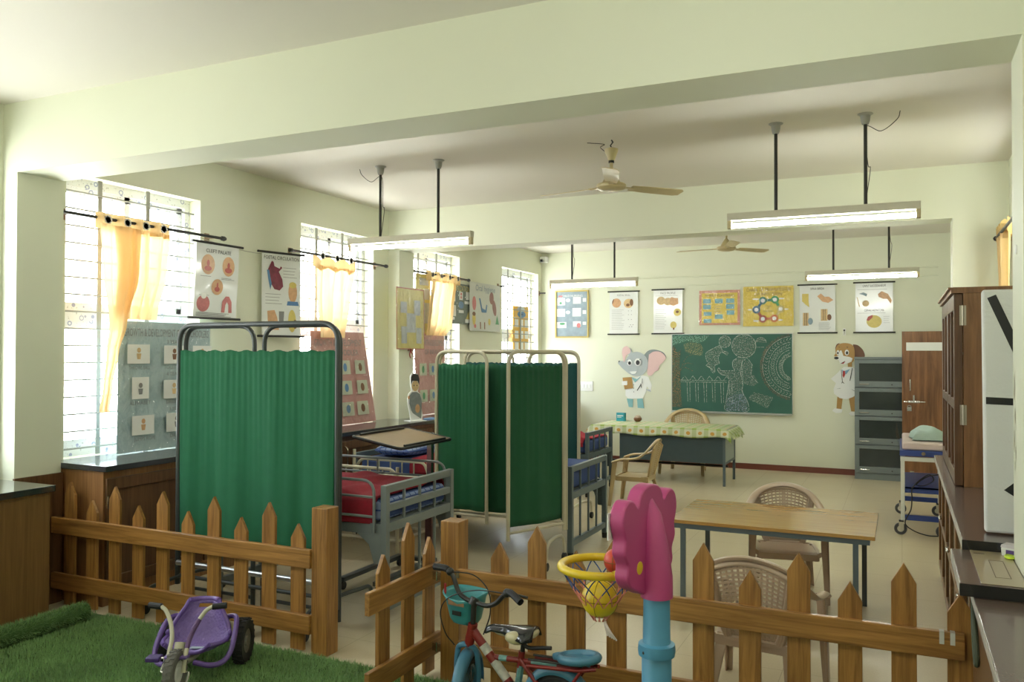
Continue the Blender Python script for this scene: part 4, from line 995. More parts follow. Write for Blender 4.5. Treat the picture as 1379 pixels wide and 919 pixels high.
M_chair = mat('beige_plastic', (.46, .35, .25), .28, var=.03, coat=.2)
M_chair2 = mat('straw_plastic', (.50, .38, .20), .32, var=.03, coat=.2)
ch = plastic_chair(M_chair, 'beige plastic chair in front of the low table, its back to the fence')
ch.location = (-.64, 4.42, 0); ch.rotation_euler.z = R(173)
dup(ch, (-.765, 6.36, 0), R(11), 'beige plastic chair behind the low table, facing the fence')
ch2 = plastic_chair(M_chair2, 'straw coloured plastic chair seen from the side between the beds and the desk')
ch2.location = (-2.80, 9.36, 0); ch2.rotation_euler.z = R(-88)
ch3 = plastic_chair(M_chair2, 'straw coloured plastic chair behind the desk, below the chalkboard', .90)
ch3.location = (-2.88, 12.12, 0); ch3.rotation_euler.z = R(3)

# low table with plywood top
r = thing('low_table', (-.775, 5.88, 0), 0, 'low table with a worn glossy wooden top and grey steel legs', 'table')
def top_col(nt, tc):
    o = sep(nt, tc); n = nt.nodes.new('ShaderNodeTexNoise'); n.inputs['Scale'].default_value = 3; mp = nt.nodes.new('ShaderNodeMapping'); mp.inputs['Scale'].default_value = (1, 9, 1)
    nt.links.new(tc.outputs['Object'], mp.inputs[0]); nt.links.new(mp.outputs[0], n.inputs['Vector'])
    return mixrgb(nt, n.outputs['Fac'], (.36, .19, .05, 1), (.52, .32, .11, 1))
B().box(-.63, .63, -.42, .42, .622, .645).build('tabletop', pattern('worn_ply_top', top_col, .16, .25), r, smooth=0, bevel=.002)
B().box(-.60, .60, -.40, -.375, .587, .622).box(-.60, .60, .375, .40, .587, .622).box(-.6, -.575, -.375, .375, .587, .622).box(.575, .6, -.375, .375, .587, .622).build('frame', M_bluegrey, r, smooth=0)
for sx in (-1, 1):
    for sy in (-1, 1):
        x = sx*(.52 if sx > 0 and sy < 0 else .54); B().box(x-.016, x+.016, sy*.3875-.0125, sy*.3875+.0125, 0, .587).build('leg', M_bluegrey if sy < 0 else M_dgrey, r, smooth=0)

# ------------------------------------------------------------------ steel bookcase and brown door
r = thing('steel_bookcase', (-.165, 12.715, 0), 0, 'grey steel bookcase with four dark glass fronts against the back wall', 'bookcase')
hw = .425; fy = -.165
bb = B().box(-hw, hw, .14, .155, 0, 1.69).box(-hw, -hw+.02, fy, .14, 0, 1.69).box(hw-.02, hw, fy, .14, 0, 1.69).box(-hw+.02, hw-.02, fy, .14, 0, .09)
for k in range(5): bb.box(-hw+.02, hw-.02, fy+.012, .14, .07+.395*k, .09+.395*k)
bb.box(-hw-.004, hw+.004, fy-.006, .155, 1.67, 1.70)
bb.build('body', M_grey, r, smooth=0)
for k in range(4):
    z0 = .095+.395*k; z1 = z0+.383; f = B()
    f.box(-hw+.003, -hw+.06, fy-.016, fy, z0, z1).box(hw-.06, hw-.003, fy-.016, fy, z0, z1).box(-hw+.06, hw-.06, fy-.016, fy, z0, z0+.085).box(-hw+.06, hw-.06, fy-.016, fy, z1-.05, z1)
    d = f.build('door', M_grey, r, smooth=0, bevel=.003)
    B().box(-hw+.06, hw-.06, fy-.006, fy-.002, z0+.085, z1-.05).build('pane', mat('dark_glass', (.035, .045, .045), .08, var=.3, nscale=4), d, smooth=0)
    B().tube(round_path([(-.36, fy-.016, z0+.045), (-.36, fy-.03, z0+.045), (-.24, fy-.03, z0+.045), (-.24, fy-.016, z0+.045)], .01), .006, 6).build('handle', M_steel, d)
    B().cyl((.05, fy-.016, z0+.04), (.05, fy-.022, z0+.04), .009, n=10).build('lock', M_blackrod, d)
r = thing('door_leaf', (.843, 12.45, 0), 0, 'open brown veneered door beside the steel bookcase', 'door'); r.name = 'door_1'; r['kind'] = 'structure'
B().box(-.833, 0, -.02, .02, .006, 2.05).build('leaf', M_door, r, smooth=0)
B().box(-.78, -.22, -.0225, -.02, 1.79, 1.90).build('paper_sign', M_whitep, r, smooth=0)
B().tube(round_path([(-.735, -.02, 1.25), (-.735, -.055, 1.25), (-.735, -.055, 1.40), (-.735, -.02, 1.40)], .015), .009, 8).build('handle', M_steel, r)
B().tube([(-.81, -.032, 1.10), (-.55, -.032, 1.10)], .007, 8).box(-.76, -.62, -.026, -.02, 1.085, 1.115).box(-.70, -.68, -.05, -.026, 1.095, 1.19).build('bolt', M_steel, r)
B().tube(arc((-.745, -.035, 1.03), .022, 0, 180, 8), .005, 6).box(-.772, -.718, -.048, -.024, .975, 1.03).build('padlock', M_steel, r, bevel=.002)
B().box(-.74, -.69, -.03, -.02, .06, .17).build('floor_bolt', M_steel, r)
# ------------------------------------------------------------------ hospital beds
def check_blue(nt, tc):
    o = sep(nt, tc)
    wv = nt.nodes.new('ShaderNodeTexNoise'); wv.inputs['Scale'].default_value = 5; nt.links.new(tc.outputs['Object'], wv.inputs['Vector'])
    n = nt.nodes.new('ShaderNodeTexNoise'); n.inputs['Scale'].default_value = 2.2; nt.links.new(tc.outputs['Object'], n.inputs['Vector'])
    zone = mathn(nt, 'GREATER_THAN', mathn(nt, 'FRACT', mathn(nt, 'ADD', mathn(nt, 'MULTIPLY', o[0], 1.1), .7)), .35)
    lines = 0
    for k, s in ((0, 15.), (1, 15.), (2, 15.)):
        a = mathn(nt, 'FRACT', mathn(nt, 'MULTIPLY', o[k], s)); a = mathn(nt, 'LESS_THAN', a, .16); lines = a if k == 0 else mathn(nt, 'MAXIMUM', lines, a)
    base = mixrgb(nt, wv.outputs['Fac'], (.035, .075, .24, 1), (.06, .12, .33, 1))
    lt = mixrgb(nt, lines, (.30, .37, .55, 1), (.04, .075, .24, 1))
    return mixrgb(nt, mathn(nt, 'MULTIPLY', zone, .75), base, lt)
M_bluesheet = pattern('blue_check_sheet', check_blue, .8)
M_bluepl = mat('blue_sheet', (.05, .09, .26), .85, var=.25, nscale=6)
def bed(x, y0, y1, L, zt, zb, two, metal, label, head=None, hx_=0):
    W = y1-y0; r = thing('hospital_bed', (x, (y0+y1)/2, 0), 0, label, 'bed', 'grey steel hospital beds'); h = W/2
    def end(xe, zt, name):
        f = B()
        for s in (-1, 1): f.box(xe-.022, xe+.022, s*h-(.045 if s > 0 else 0), s*h+(.045 if s < 0 else 0), .05, zt)
        f.box(xe-.018, xe+.018, -h+.045, h-.045, zt-.05, zt)
        if two: f.box(xe-.018, xe+.018, -h+.045, h-.045, zt-.17, zt-.125)
        f.box(xe-.018, xe+.018, -h+.045, h-.045, zb-.06, zb)
        f.box(xe-.018, xe+.018, -h+.045, h-.045, .10, .15)
        n = 3
        for k in range(n):
            yk = -h + .045 + (W-.09)*(k+1)/(n+1); f.box(xe-.009, xe+.009, yk-.009, yk+.009, .15, zt-.05)
        e = f.build(name, metal, r, smooth=0, bevel=.004)
        for s in (-1, 1): B().cyl((xe, s*(h-.0225), 0), (xe, s*(h-.0225), .05), .024, .027, 12).build('foot_cap', M_black, e)
    end(0, zt, 'footboard'); end(-L, head or zt, 'headboard')
    fr = B()
    for s in (-1, 1): fr.box(-L+.022, -.022, s*(h-.02)-.018, s*(h-.02)+.018, zb-.075, zb-.005)
    for k in range(6): fr.box(-L+.1+k*(L-.2)/5-.02, -L+.1+k*(L-.2)/5+.02, -h+.04, h-.04, zb-.04, zb-.01)
    fr.build('mattress_base', metal, r, smooth=0)
    for s in (-1, 1): B().prism([(-.02, zb-.075), (-.02, zb-.26), (-.07, zb-.26), (-.11, zb-.14), (-.2, zb-.075)], s*h-.01 if s > 0 else -h, s*h if s > 0 else -h+.01, 'Y').build('gusset_plate', metal, r, smooth=0)
    return r
def side_rail(r, y, x0, x1, z0, z1, n, m, name='side_rail'):
    b = B(); b.tube(round_path([(x0, y, z0-.1), (x0, y, z1), (x1, y, z1), (x1, y, z0-.1)], .09), .010, 8)
    b.tube([(x0, y, (z0+z1)/2+.01), (x1, y, (z0+z1)/2+.01)], .008, 8).tube([(x0, y, z0), (x1, y, z0)], .009, 8)
    for k in range(n):
        xk = x0+(x1-x0)*(k+1)/(n+1); b.tube([(xk, y, z0), (xk, y, z1)], .007, 8)
    return b.build(name, m, r)
def mattress(x0, x1, y0, y1, z0, z1, m, label, bev=.035):
    b = B().box(-(x1-x0)/2, (x1-x0)/2, -(y1-y0)/2, (y1-y0)/2, 0, z1-z0)
    o = b.build('mattress', m, smooth=50, bevel=bev, segs=4, loc=((x0+x1)/2, (y0+y1)/2, z0)); tag(o, label, 'mattress'); return o
def blanket(x0, x1, y0, y1, z, near, far, m, label, ends=.0, amp=.02, seed=1):
    """draped blanket: flat over the bed, hanging by `near` / `far` at the long sides"""
    rnd = random.Random(seed); ph = [rnd.random()*6 for _ in range(6)]
    prof = []
    if near: prof += [(y0-.014, z-near), (y0-.016, z-near*.5), (y0-.012, z-.015)]
    prof += [(y0+.02, z), ]; n = 9
    prof += [(y0+.02+(y1-y0-.04)*k/n, z) for k in range(1, n)]
    prof += [(y1-.02, z)]
    if far: prof += [(y1+.012, z-.015), (y1+.016, z-far*.5), (y1+.014, z-far)]
    N = len(prof)-1
    def fn(u, v):
        t = v*N; i = min(int(t), N-1); k = t-i; y = prof[i][0]+(prof[i+1][0]-prof[i][0])*k; zz = prof[i][1]+(prof[i+1][1]-prof[i][1])*k
        x = x0+(x1-x0)*u
        w = amp*(math.sin(9*x+ph[0]+4*y)+math.sin(21*x-7*y+ph[1])*.6+math.sin(5*y+13*x+ph[2])*.7)
        edge = max(0, 1-min(u, 1-u)/.06); top = 1 if zz > z-.01 else 0
        out = (w+.02)*.6*(1-top)*(-1 if y < (y0+y1)/2 else 1)
        return (x, y+out, zz+top*(max(0, w)+.012+ends*edge*edge))
    o = B().grid(fn, 46, N*3).build('blanket', m, smooth=70, solid=.012); return tag(o, label, 'blanket')
def pillow(x, y, z, w, d, t, m, label, rz=0):
    def fn(u, v):
        a, c = 2*u-1, 2*v-1; q = (1-abs(a)**2.6)*(1-abs(c)**2.6)
        return (a*w/2*(1-.06*c*c), c*d/2*(1-.06*a*a), q**.42*t/2)
    b = B().grid(fn, 20, 20).grid(lambda u, v: (fn(u, v)[0], fn(u, v)[1], -fn(u, v)[2]*.8), 20, 20)
    o = b.build('pillow', m, smooth=80, loc=(x, y, z+t*.4), rotz=rz); return tag(o, label, 'pillow')
# bed A, behind the grey screen
A = bed(-2.98, 4.44, 5.32, 1.40, .90, .66, True, M_grey, 'grey steel hospital bed with red blanket, its end showing right of the grey screen')
side_rail(A, -.455, -1.1, -.06, .70, .93, 2, M_grey); side_rail(A, .455, -1.25, -.06, .70, .94, 1, M_grey)
mattress(-4.35, -3.01, 4.47, 5.29, .662, .80, M_bluesheet, 'blue checked mattress on the bed right of the grey screen')
blanket(-4.2, -3.05, 4.47, 5.29, .805, .155, .08, M_red, 'dark red blanket on the bed right of the grey screen', seed=3)
# bed B, running behind the cream screens
Bd = bed(-2.55, 6.60, 7.54, 2.22, .78, .56, False, M_bluegrey, 'blue grey hospital bed sticking out to the right of the cream screen')
mattress(-4.72, -2.585, 6.64, 7.50, .562, .735, M_bluepl, 'plain blue mattress on the bed behind the cream screen')
blanket(-4.15, -3.3, 6.64, 7.50, .74, .12, .1, M_red, 'dark red blanket lying by the blue pillow, behind the over-bed table', seed=5)
pillow(-4.43, 7.07, .735, .42, .72, .16, M_bluesheet, 'blue pillow with a white checked patch, behind the over-bed table')
# bed C, far
Cc = bed(-3.45, 9.50, 10.44, 1.4, .78, .52, False, M_bluegrey, 'far blue grey hospital bed seen left of the desk, with red blanket')
mattress(-4.82, -3.48, 9.54, 10.40, .522, .66, M_bluepl, 'plain blue mattress on the far bed left of the desk')
blanket(-4.7, -3.5, 9.54, 10.40, .665, .06, .06, mat('crimson_wool', (.40, .02, .04), .9, var=.2, nscale=40, bump=.5, bscale=260), 'crimson blanket on the far bed left of the desk', seed=8, amp=.02)
# cream cot trolley between the beds
r = thing('cot_trolley', (-4.24, 6.18, 0), 0, 'cream tubular cot trolley standing between the two left beds', 'trolley')
B().box(-.40, .40, -.24, .24, .57, .60).build('platform', M_grey, r, smooth=0)
for s in (-1, 1):
    for t in (-1, 1): B().tube([(s*.40, t*.25, 0), (s*.40, t*.25, .84 if s < 0 else .78)], .015, 8).build('leg', M_cream, r)
for t in (-1, 1):
    b = B().tube(round_path([(-.40, t*.25, .63), (-.33, t*.25, .76), (.36, t*.25, .76), (.40, t*.25, .66)], .06), .014, 8).tube([(-.40, t*.25, .62), (.40, t*.25, .62)], .012, 8)
    for k in range(5): b.tube([(-.25+.125*k, t*.25, .62), (-.25+.125*k, t*.25, .76)], .007, 6)
    b.build('side_rail', M_cream, r)
b = B()
for s in (-1, 1): b.tube([(s*.40, -.25, .16), (s*.40, .25, .16)], .012, 8)
b.tube([(-.40, -.25, .16), (.40, -.25, .16)], .012, 8).tube([(-.40, .25, .16), (.40, .25, .16)], .012, 8).build('lower_frame', M_cream, r)
# over-bed table
r = thing('overbed_table', (-3.42, 5.76, 0), 0, 'brown tilted over-bed table top above the red blanket', 'table')
M_top = mat('overbed_brown', (.25, .17, .095), .4, var=.12, nscale=20)
t = B(); al = math.atan2(.07, .42); M = Matrix.Translation((-.07, -.285, 1.085)) @ Matrix.Rotation(al, 4, 'Y')
t.M = M; t.box(-.21, .21, -.375, .375, -.012, .006); t.build('tabletop', M_top, r, smooth=0, bevel=.003)
e = B(M).tube(round_path([(-.215, 0, 0), (-.215, -.38, 0), (.215, -.38, 0), (.215, .38, 0), (-.215, .38, 0), (-.215, 0, 0)], .04), .012, 8); e.build('edge_trim', M_black, r)
B(M).box(-.205, -.19, -.30, .30, .006, .022).build('lip', M_black, r, smooth=0); B(M).box(.19, .205, -.30, .30, .006, .02).build('lip', M_black, r, smooth=0)
B().box(-.03, .03, -.03, .03, .09, .72).build('column', mat('maroon_column', (.09, .035, .035), .35), r, smooth=0, bevel=.004)
B().box(-.02, .02, -.02, .02, .72, 1.07).build('inner_column', M_steel, r, smooth=0); B().bar((0, 0, 1.05), (-.05, -.20, 1.065), .04, .02).build('bracket', M_dgrey, r, smooth=0)
ba = B().box(-.03, .03, -.75, .06, .065, .095).box(-.30, .0, .0, .05, .065, .095).box(-.33, -.28, -.75, .05, .065, .095); ba.build('base', M_dgrey, r, smooth=0)
for (x, y) in ((0, -.73), (0, .04), (-.305, -.73), (-.305, .03)):
    B().lathe([(.012, -.012), (.03, -.01), (.032, 0), (.03, .01), (.012, .012)], 14, (x, y, .032), 'X').cyl((x, y, .05), (x, y, .066), .008, n=8).build('castor', M_black, r)

# ------------------------------------------------------------------ folding screens
def green_cloth(nm, c):
    m = mat(nm, c, .85, var=.10, nscale=14, bump=.15, bscale=320); return m
M_green = green_cloth('green_drape', (.009, .120, .050)); M_green2 = green_cloth('deep_green_drape', (.009, .085, .036)); M_teal = green_cloth('teal_green_drape', (.006, .065, .060))
def panel(r, fname, p0, p1, zt, zb, zc0, zc1, frame, clothm, inner=False, nf=7, rad=.11, rt=.016, sway=0.):
    """tube frame with a gathered cloth between ground points p0 and p1 (local xy)"""
    P0, P1 = Vector((*p0, 0)), Vector((*p1, 0)); d = (P1-P0); L = d.length; d = d/L; n = Vector((d.y, -d.x, 0))
    b = B(); b.tube(round_path([P0+Vector((0, 0, zb)), P0+Vector((0, 0, zt)), P1+Vector((0, 0, zt)), P1+Vector((0, 0, zb))], rad, 7), rt, 10)
    zr = zb+.06; b.tube([P0+Vector((0, 0, zr)), P1+Vector((0, 0, zr))], rt*.8, 8)
    f = b.build(fname, frame, r, smooth=50)
    rnd = random.Random(int(L*1000)+nf); ph = [rnd.random()*6 for _ in range(5)]
    def fn(u, v):
        z = zc1 + .012*(1-v)*0 - v*(zc1-zc0) + .006*math.sin(60*u)*(1-v)**8 + v*sway*(u-.5)
        am = .006+.013*v
        w = am*(math.sin(2*PI*nf*u+ph[0]+.9*v)*.28*(.4+.6*math.sin(PI*u*1.7+ph[3])**2) + math.sin(2*PI*nf*.37*u+ph[1]-1.6*v)*.9) + .004*math.sin(2*PI*nf*3.1*u+ph[2])*(1-v)**2
        edge = .03*v*v*math.sin(PI*v)*0
        p = P0 + d*(rt*1.2+(L-2.4*rt)*u+edge) + n*w
        return (p.x, p.y, z)
    cl_ = B().grid(fn, 110, 26).build('cloth', clothm, r, smooth=85, solid=.003)
    return f
def foot(r, x, y0, y1, z, m, rev=False):
    b = B(); b.tube(round_path([(x, y0, .075), (x, y0+.02, z), (x, (y0+y1)/2, z+.02), (x, y1-.02, z), (x, y1, .075)], .07, 6), .014, 8); f = b.build('foot', m, r)
    for y in (y0, y1):
        B().lathe([(.012, -.014), (.032, -.013), (.036, 0), (.032, .013), (.012, .014)], 16, (x, y, .036), 'X').build('castor', M_black, f)
        B().cyl((x, y, .045), (x, y, .08), .010, n=8).build('castor_stem', M_chrome, f)
# grey framed screen near the fence
r = thing('folding_screen', (-3.90, 4.28, 0), 0, 'green cloth folding screen with a dark grey tube frame, nearest the picket fence', 'screen')
panel(r, 'centre_frame', (-.68, 0), (.68, 0), 1.935, .13, .44, 1.757, M_dgrey, M_green, nf=9, rad=.13, rt=.0175, sway=.05)
panel(r, 'wing_frame', (-.665, .045), (-.045, .05), 1.925, .04, .60, 1.75, M_dgrey, M_green, nf=4, rad=.13); panel(r, 'wing_frame', (.04, .05), (.665, .045), 1.925, .04, .60, 1.75, M_dgrey, M_green, nf=4, rad=.13)
B().tube([(-.66, -.02, .285), (.66, -.02, .285)], .019, 12).build('brace_bar', M_chrome, r)
foot(r, -.66, -.29, .40, .17, M_dgrey); foot(r, .64, -.26, .45, .17, M_dgrey)
# cream framed screen with its two wings folded forward
r = thing('folding_screen', (-3.155, 6.50, 0), 0, 'cream framed green folding screen with two wings turned to the front', 'screen')
panel(r, 'centre_frame', (-.61, 0), (.61, 0), 1.758, .27, .36, 1.645, M_cream, M_green2, nf=8)
panel(r, 'wing_frame', (-.615, -.045), (-.09, -.085), 1.755, .27, .37, 1.64, M_cream, green_cloth('mid_green_drape', (.012, .115, .048)), nf=4)
panel(r, 'wing_frame', (.36, -.60), (.61, -.045), 1.755, .27, .37, 1.64, M_cream, M_green2, nf=3)
foot(r, -.58, -.24, .03, .20, M_cream); foot(r, .585, -.36, .03, .22, M_cream)
# second cream screen behind the blue bed
r = thing('folding_screen', (-3.61, 7.90, 0), 0, 'farthest folding screen, dark teal cloth and cream frame behind the blue bed', 'screen')
panel(r, 'centre_frame', (-.655, 0), (.655, 0), 1.762, .27, .36, 1.64, M_cream, M_teal, nf=8)
panel(r, 'wing_frame', (-.64, .045), (-.10, .05), 1.75, .27, .45, 1.64, M_cream, M_teal, nf=4); panel(r, 'wing_frame', (.08, .05), (.64, .045), 1.75, .27, .45, 1.64, M_cream, M_teal, nf=4)
foot(r, -.6, -.22, .40, .2, M_cream); foot(r, .645, -.22, .42, .2, M_cream)

# ------------------------------------------------------------------ right wall: lower cabinets, slabs, cupboard
r = thing('display_cabinet', (.262, 4.07, 0), 0, 'long low cabinet with framed glass doors along the right wall, under the brown worktop', 'cabinet')
H0 = .908; Lc = 3.25
bb = B().box(.05, .575, 0, Lc, 0, .08).box(.55, .575, 0, Lc, .08, H0).box(.02, .55, 0, .02, .08, H0).box(.02, .55, Lc-.02, Lc, .08, H0).box(.02, .55, .02, Lc-.02, .08, .10).box(.02, .55, .02, Lc-.02, H0-.02, H0).box(.05, .55, .02, Lc-.02, .48, .50)
bb.build('body', M_cup_z, r, smooth=0)
nd = 6; dw = Lc/nd
for k in range(nd):
    a, c_ = k*dw+.006, (k+1)*dw-.006; f = B()
    for q in ((a, a+.05, .09, H0-.01), (c_-.05, c_, .09, H0-.01), (a+.05, c_-.05, .09, .15), (a+.05, c_-.05, H0-.07, H0-.01), (a+.05, c_-.05, .47, .51)): f.box(-.0, .02, *q)
    d = f.build('door', M_cup_z, r, smooth=0, bevel=.002)
    B().box(.007, .011, a+.05, c_-.05, .15, H0-.07).build('pane', M_clear, d, smooth=0)
    B().ball((-.012, (c_-.025) if k % 2 == 0 else (a+.025), .56), .011, 10, 8).build('knob', M_steel, d)
s = B().box(.235, .842, 4.064, 7.36, .91, .95)
o = s.build('worktop', M_brown_granite, smooth=0, bevel=.003); tag(o, 'brown granite worktop on the right, running under the wooden cupboard', 'worktop')
B().box(-.0015, .60, -.003, .0, -.002, .041).build('polished_edge', mat('black_edge', (.012, .012, .013), .2), o, smooth=0, loc=(.2355, 4.064, .91)).matrix_parent_inverse = Matrix.Identity(4)
B().box(.2335, .2355, 4.064, 7.36, .912, .948).build('light_edge', mat('worn_edge', (.42, .40, .36), .4), o, smooth=0)
r = thing('side_cabinet', (.262, .6, 0), 0, 'wooden cabinet in the right foreground below the lower granite slab', 'cabinet')
B().box(.02, .578, 0, 3.0, 0, .815).box(.02, .145, 3.0, 3.36, 0, .815).build('body', M_cab_end, r, smooth=0)
for k in range(4): B().box(0, .02, .01+.84*k, .83+.84*k, .06, .80).build('door', wood('cabinet_door_teak', (.12, .055, .018), (.19, .09, .032), 'Z', .42, .1, stretch=24), r, smooth=0, bevel=.002)
s = B().box(.237, .842, .6, 3.605, .82, .86).box(.237, .412, 3.605, 3.96, .82, .86)
o = s.build('worktop', M_brown_granite, smooth=0, bevel=.003); tag(o, 'lower brown granite slab in the right foreground corner', 'worktop')
B().box(.2355, .2375, .6, 3.96, .822, .858).build('light_edge', MATS['worn_edge'], o, smooth=0)
s = B().box(.192, .411, 3.467, 4.063, .865, .9095).box(.411, .842, 3.467, 3.605, .865, .9095).box(.411, .842, 3.955, 4.063, .865, .9095)
o = s.build('stone_board', M_brown_granite, smooth=0, bevel=.003); tag(o, 'raised dark edged stone board across the counter beside the right pillar', 'board')
B().box(.1915, .842, 3.4645, 3.467, .863, .908).build('black_front_edge', MATS['black_edge'], o, smooth=0); B().box(.1895, .192, 3.467, 4.063, .868, .907).build('light_edge', MATS['worn_edge'], o, smooth=0)
# leg blocks so the stone board rests on the slab below
B().box(.24, .40, 3.47, 3.95, .86, .865).build('packing', M_black, o, smooth=0)
o = thing('paper_sheet', (.262, 3.485, .9105), 0, 'beige paper sheet lying on the raised stone board', 'paper')
B().box(0, .148, 0, .57, 0, .0015).build('sheet', mat('beige_paper', (.36, .29, .17), .3, var=.06, coat=.4), o, smooth=0)
b = B()
for q in ((.055, .058, .11, .40), (.105, .108, .11, .40), (.055, .108, .11, .113), (.055, .108, .397, .40), (.01, .05, .50, .515)): b.box(q[0], q[1], q[2], q[3], .0015, .0022)
b.build('drawn_lines', mat('sketch_line', (.12, .09, .05), .6), o, smooth=0)
o = thing('pencil_box', (.405, 4.02, .911), R(-25), 'white and purple pencil box at the right edge, on the stone board', 'box')
B().prism([(-.03, 0), (.03, 0), (.036, .035), (-.036, .035)], -.02, .17, 'X').build('tray', M_white, o, smooth=0, bevel=.004)
B().prism([(-.0375, .036), (.0375, .036), (.03, .046), (-.03, .046)], -.02, .17, 'X').build('lid', mat('lilac_white', (.6, .55, .58), .3), o, smooth=0)
B().box(.0, .15, -.0372, -.0335, .010, .028).build('print', mat('purple_print', (.10, .05, .22), .4), o, smooth=0)
o = B().lathe([(0, 0), (.02, .001), (.024, .005), (.02, .011), (0, .012)], 20).build('eraser', mat('lime_rubber', (.55, .75, .02), .4), loc=(.40, 3.985-.03, .9125)); o.scale = (.85, 1.5, 1); tag(o, 'lime green oval eraser on the beige paper', 'eraser')
# looped strap hanging off the cabinet side
b = B().tube(spline([(.253, 3.72, .79), (.253, 3.70, .74), (.252, 3.64, .70), (.252, 3.58, .66), (.253, 3.56, .60), (.253, 3.60, .575), (.252, 3.65, .61), (.252, 3.70, .67), (.253, 3.74, .73), (.253, 3.73, .79)], 5), .009, 8)
tag(b.build('strap', mat('green_strap', (.07, .085, .05), .7)), 'dark green looped strap hanging from the right foreground cabinet', 'strap')
# tall cupboard
r = thing('wooden_cupboard', (.29, 5.68, .951), 0, 'tall wooden cupboard with glass doors standing on the brown worktop', 'cupboard'); Hc = 1.165; Lk = 1.60
b = B().box(.05, .55, 0, .02, 0, Hc).box(.05, .55, Lk-.02, Lk, 0, Hc).box(.53, .55, .02, Lk-.02, 0, Hc).box(.05, .53, .02, Lk-.02, 0, .02).box(.05, .53, .02, Lk-.02, Hc-.02, Hc)
for z in (.4, .8): b.box(.07, .53, .02, Lk-.02, z-.009, z+.009)
b.build('body', M_cup_z, r, smooth=0)
B().box(-.015, .553, -.012, Lk+.012, Hc, Hc+.025).box(-.03, .553, -.012, Lk+.012, Hc+.025, Hc+.035).build('cornice', M_cup_z, r, smooth=0)
for k in range(2):
    a, c_ = k*Lk/2+.002, (k+1)*Lk/2-.002; f = B()
    for q in ((a, a+.065, .005, Hc-.005), (c_-.065, c_, .005, Hc-.005), (a+.065, c_-.065, .005, .09), (a+.065, c_-.065, Hc-.10, Hc-.005), (a+.065, c_-.065, .46, .52), ((a+c_)/2-.02, (a+c_)/2+.02, .09, Hc-.10)): f.box(.0, .046, *q)
    d = f.build('door', wood('cupboard_door_teak', (.075, .032, .012), (.14, .062, .024), 'Z', .4, .15, stretch=20), r, smooth=0, bevel=.003)
    B().box(.020, .024, a+.065, c_-.065, .09, Hc-.10).build('pane', M_clear, d, smooth=0)
    if k == 0:
        for z in (.97, .37):
            B().box(.030, .0655, -.004, .002, z, z+.12).cyl((.047, -.005, z), (.047, -.005, z+.12), .006, n=8).build('hinge', mat('brass_grey', (.42, .38, .30), .35, .8), d, smooth=0)
# white padded board with black tape, standing on the worktop
r = thing('padded_board', (.335, 4.27, .951), 0, 'white padded board crossed by black tape, standing on the right worktop', 'board')
sk = math.atan2(.10, 1.12)
b = B(Matrix.Rotation(-sk, 4, 'X')); b.box(0, .46, -.03, .03, .0, 1.09); b.M = Matrix.Identity(4)
o = b.build('pad', mat('white_fleece', (.70, .71, .69), .85, var=.02, bump=.25, bscale=60), r, smooth=60, bevel=.012, segs=3); o.location.z = .004
MT = mat('black_tape', (.012, .013, .014), .35)
tp = B(Matrix.Rotation(-sk, 4, 'X')); tp.add([(.02, -.0315, 1.05), (.055, -.0315, 1.065), (.16, -.0315, .80), (.13, -.0315, .77)], [(0, 1, 2, 3)]); tp.add([(.13, -.0315, .77), (.16, -.0315, .80), (.30, -.0315, .55), (.27, -.0315, .52)], [(0, 1, 2, 3)]); tp.build('tape', MT, r, smooth=0).location.z = .004
tp = B(Matrix.Rotation(-sk, 4, 'X')); tp.add([(.01, -.0316, .60), (.46, -.0316, .585), (.46, -.0316, .555), (.01, -.0316, .568)], [(0, 1, 2, 3)]); tp.build('tape', MT, r, smooth=0).location.z = .004
tp = B(Matrix.Rotation(-sk, 4, 'X')); tp.add([(.075, -.0316, .19), (.12, -.0316, .23), (.12, -.0316, .16)], [(0, 1, 2)]); tp.build('tape', MT, r, smooth=0).location.z = .004
# fabric curtain at the right window
curtain('amber curtain knotted at the right wall window, mostly hidden by the pillar', [(2.76, 7.72, 8.12, 1), (2.3, 7.8, 8.05, .8), (1.6, 7.85, 8.05, .8)], None, 7.70, 8.20, 2.86, 3, x0=.775, scallop=.05)
rod(6.6, 8.22, 'black curtain rod across the right wall window', x=.745, s=-1)

# stains on the right pillar
pil = [o for o in bpy.data.objects if o.name.startswith('wall_right_pillar')][0]
b = B()
for (yc, zc, h, w) in ((3.90, 1.62, .12, .012), (3.88, 1.50, .07, .015), (3.91, 1.40, .10, .012), (3.86, 1.36, .06, .010), (3.89, 1.30, .05, .008)):
    rnd = random.Random(int(zc*100)); p = [(yc+w*math.cos(t)*(.6+.8*rnd.random()), zc+h/2*math.sin(t)*(.6+.6*rnd.random())) for t in [2*PI*i/12 for i in range(12)]]
    b.add([(.4135, q[0], q[1]) for q in p], [tuple(range(12))])
o = b.build('stain', mat('scuff_brown', (.38, .34, .24), .7, var=.3, nscale=60), pil, smooth=0); o['kind'] = 'structure'
b = B().ball((.413, 3.80, 2.16), (.006, .012, .02), 10, 6); b.build('wall_plug', M_white, pil)

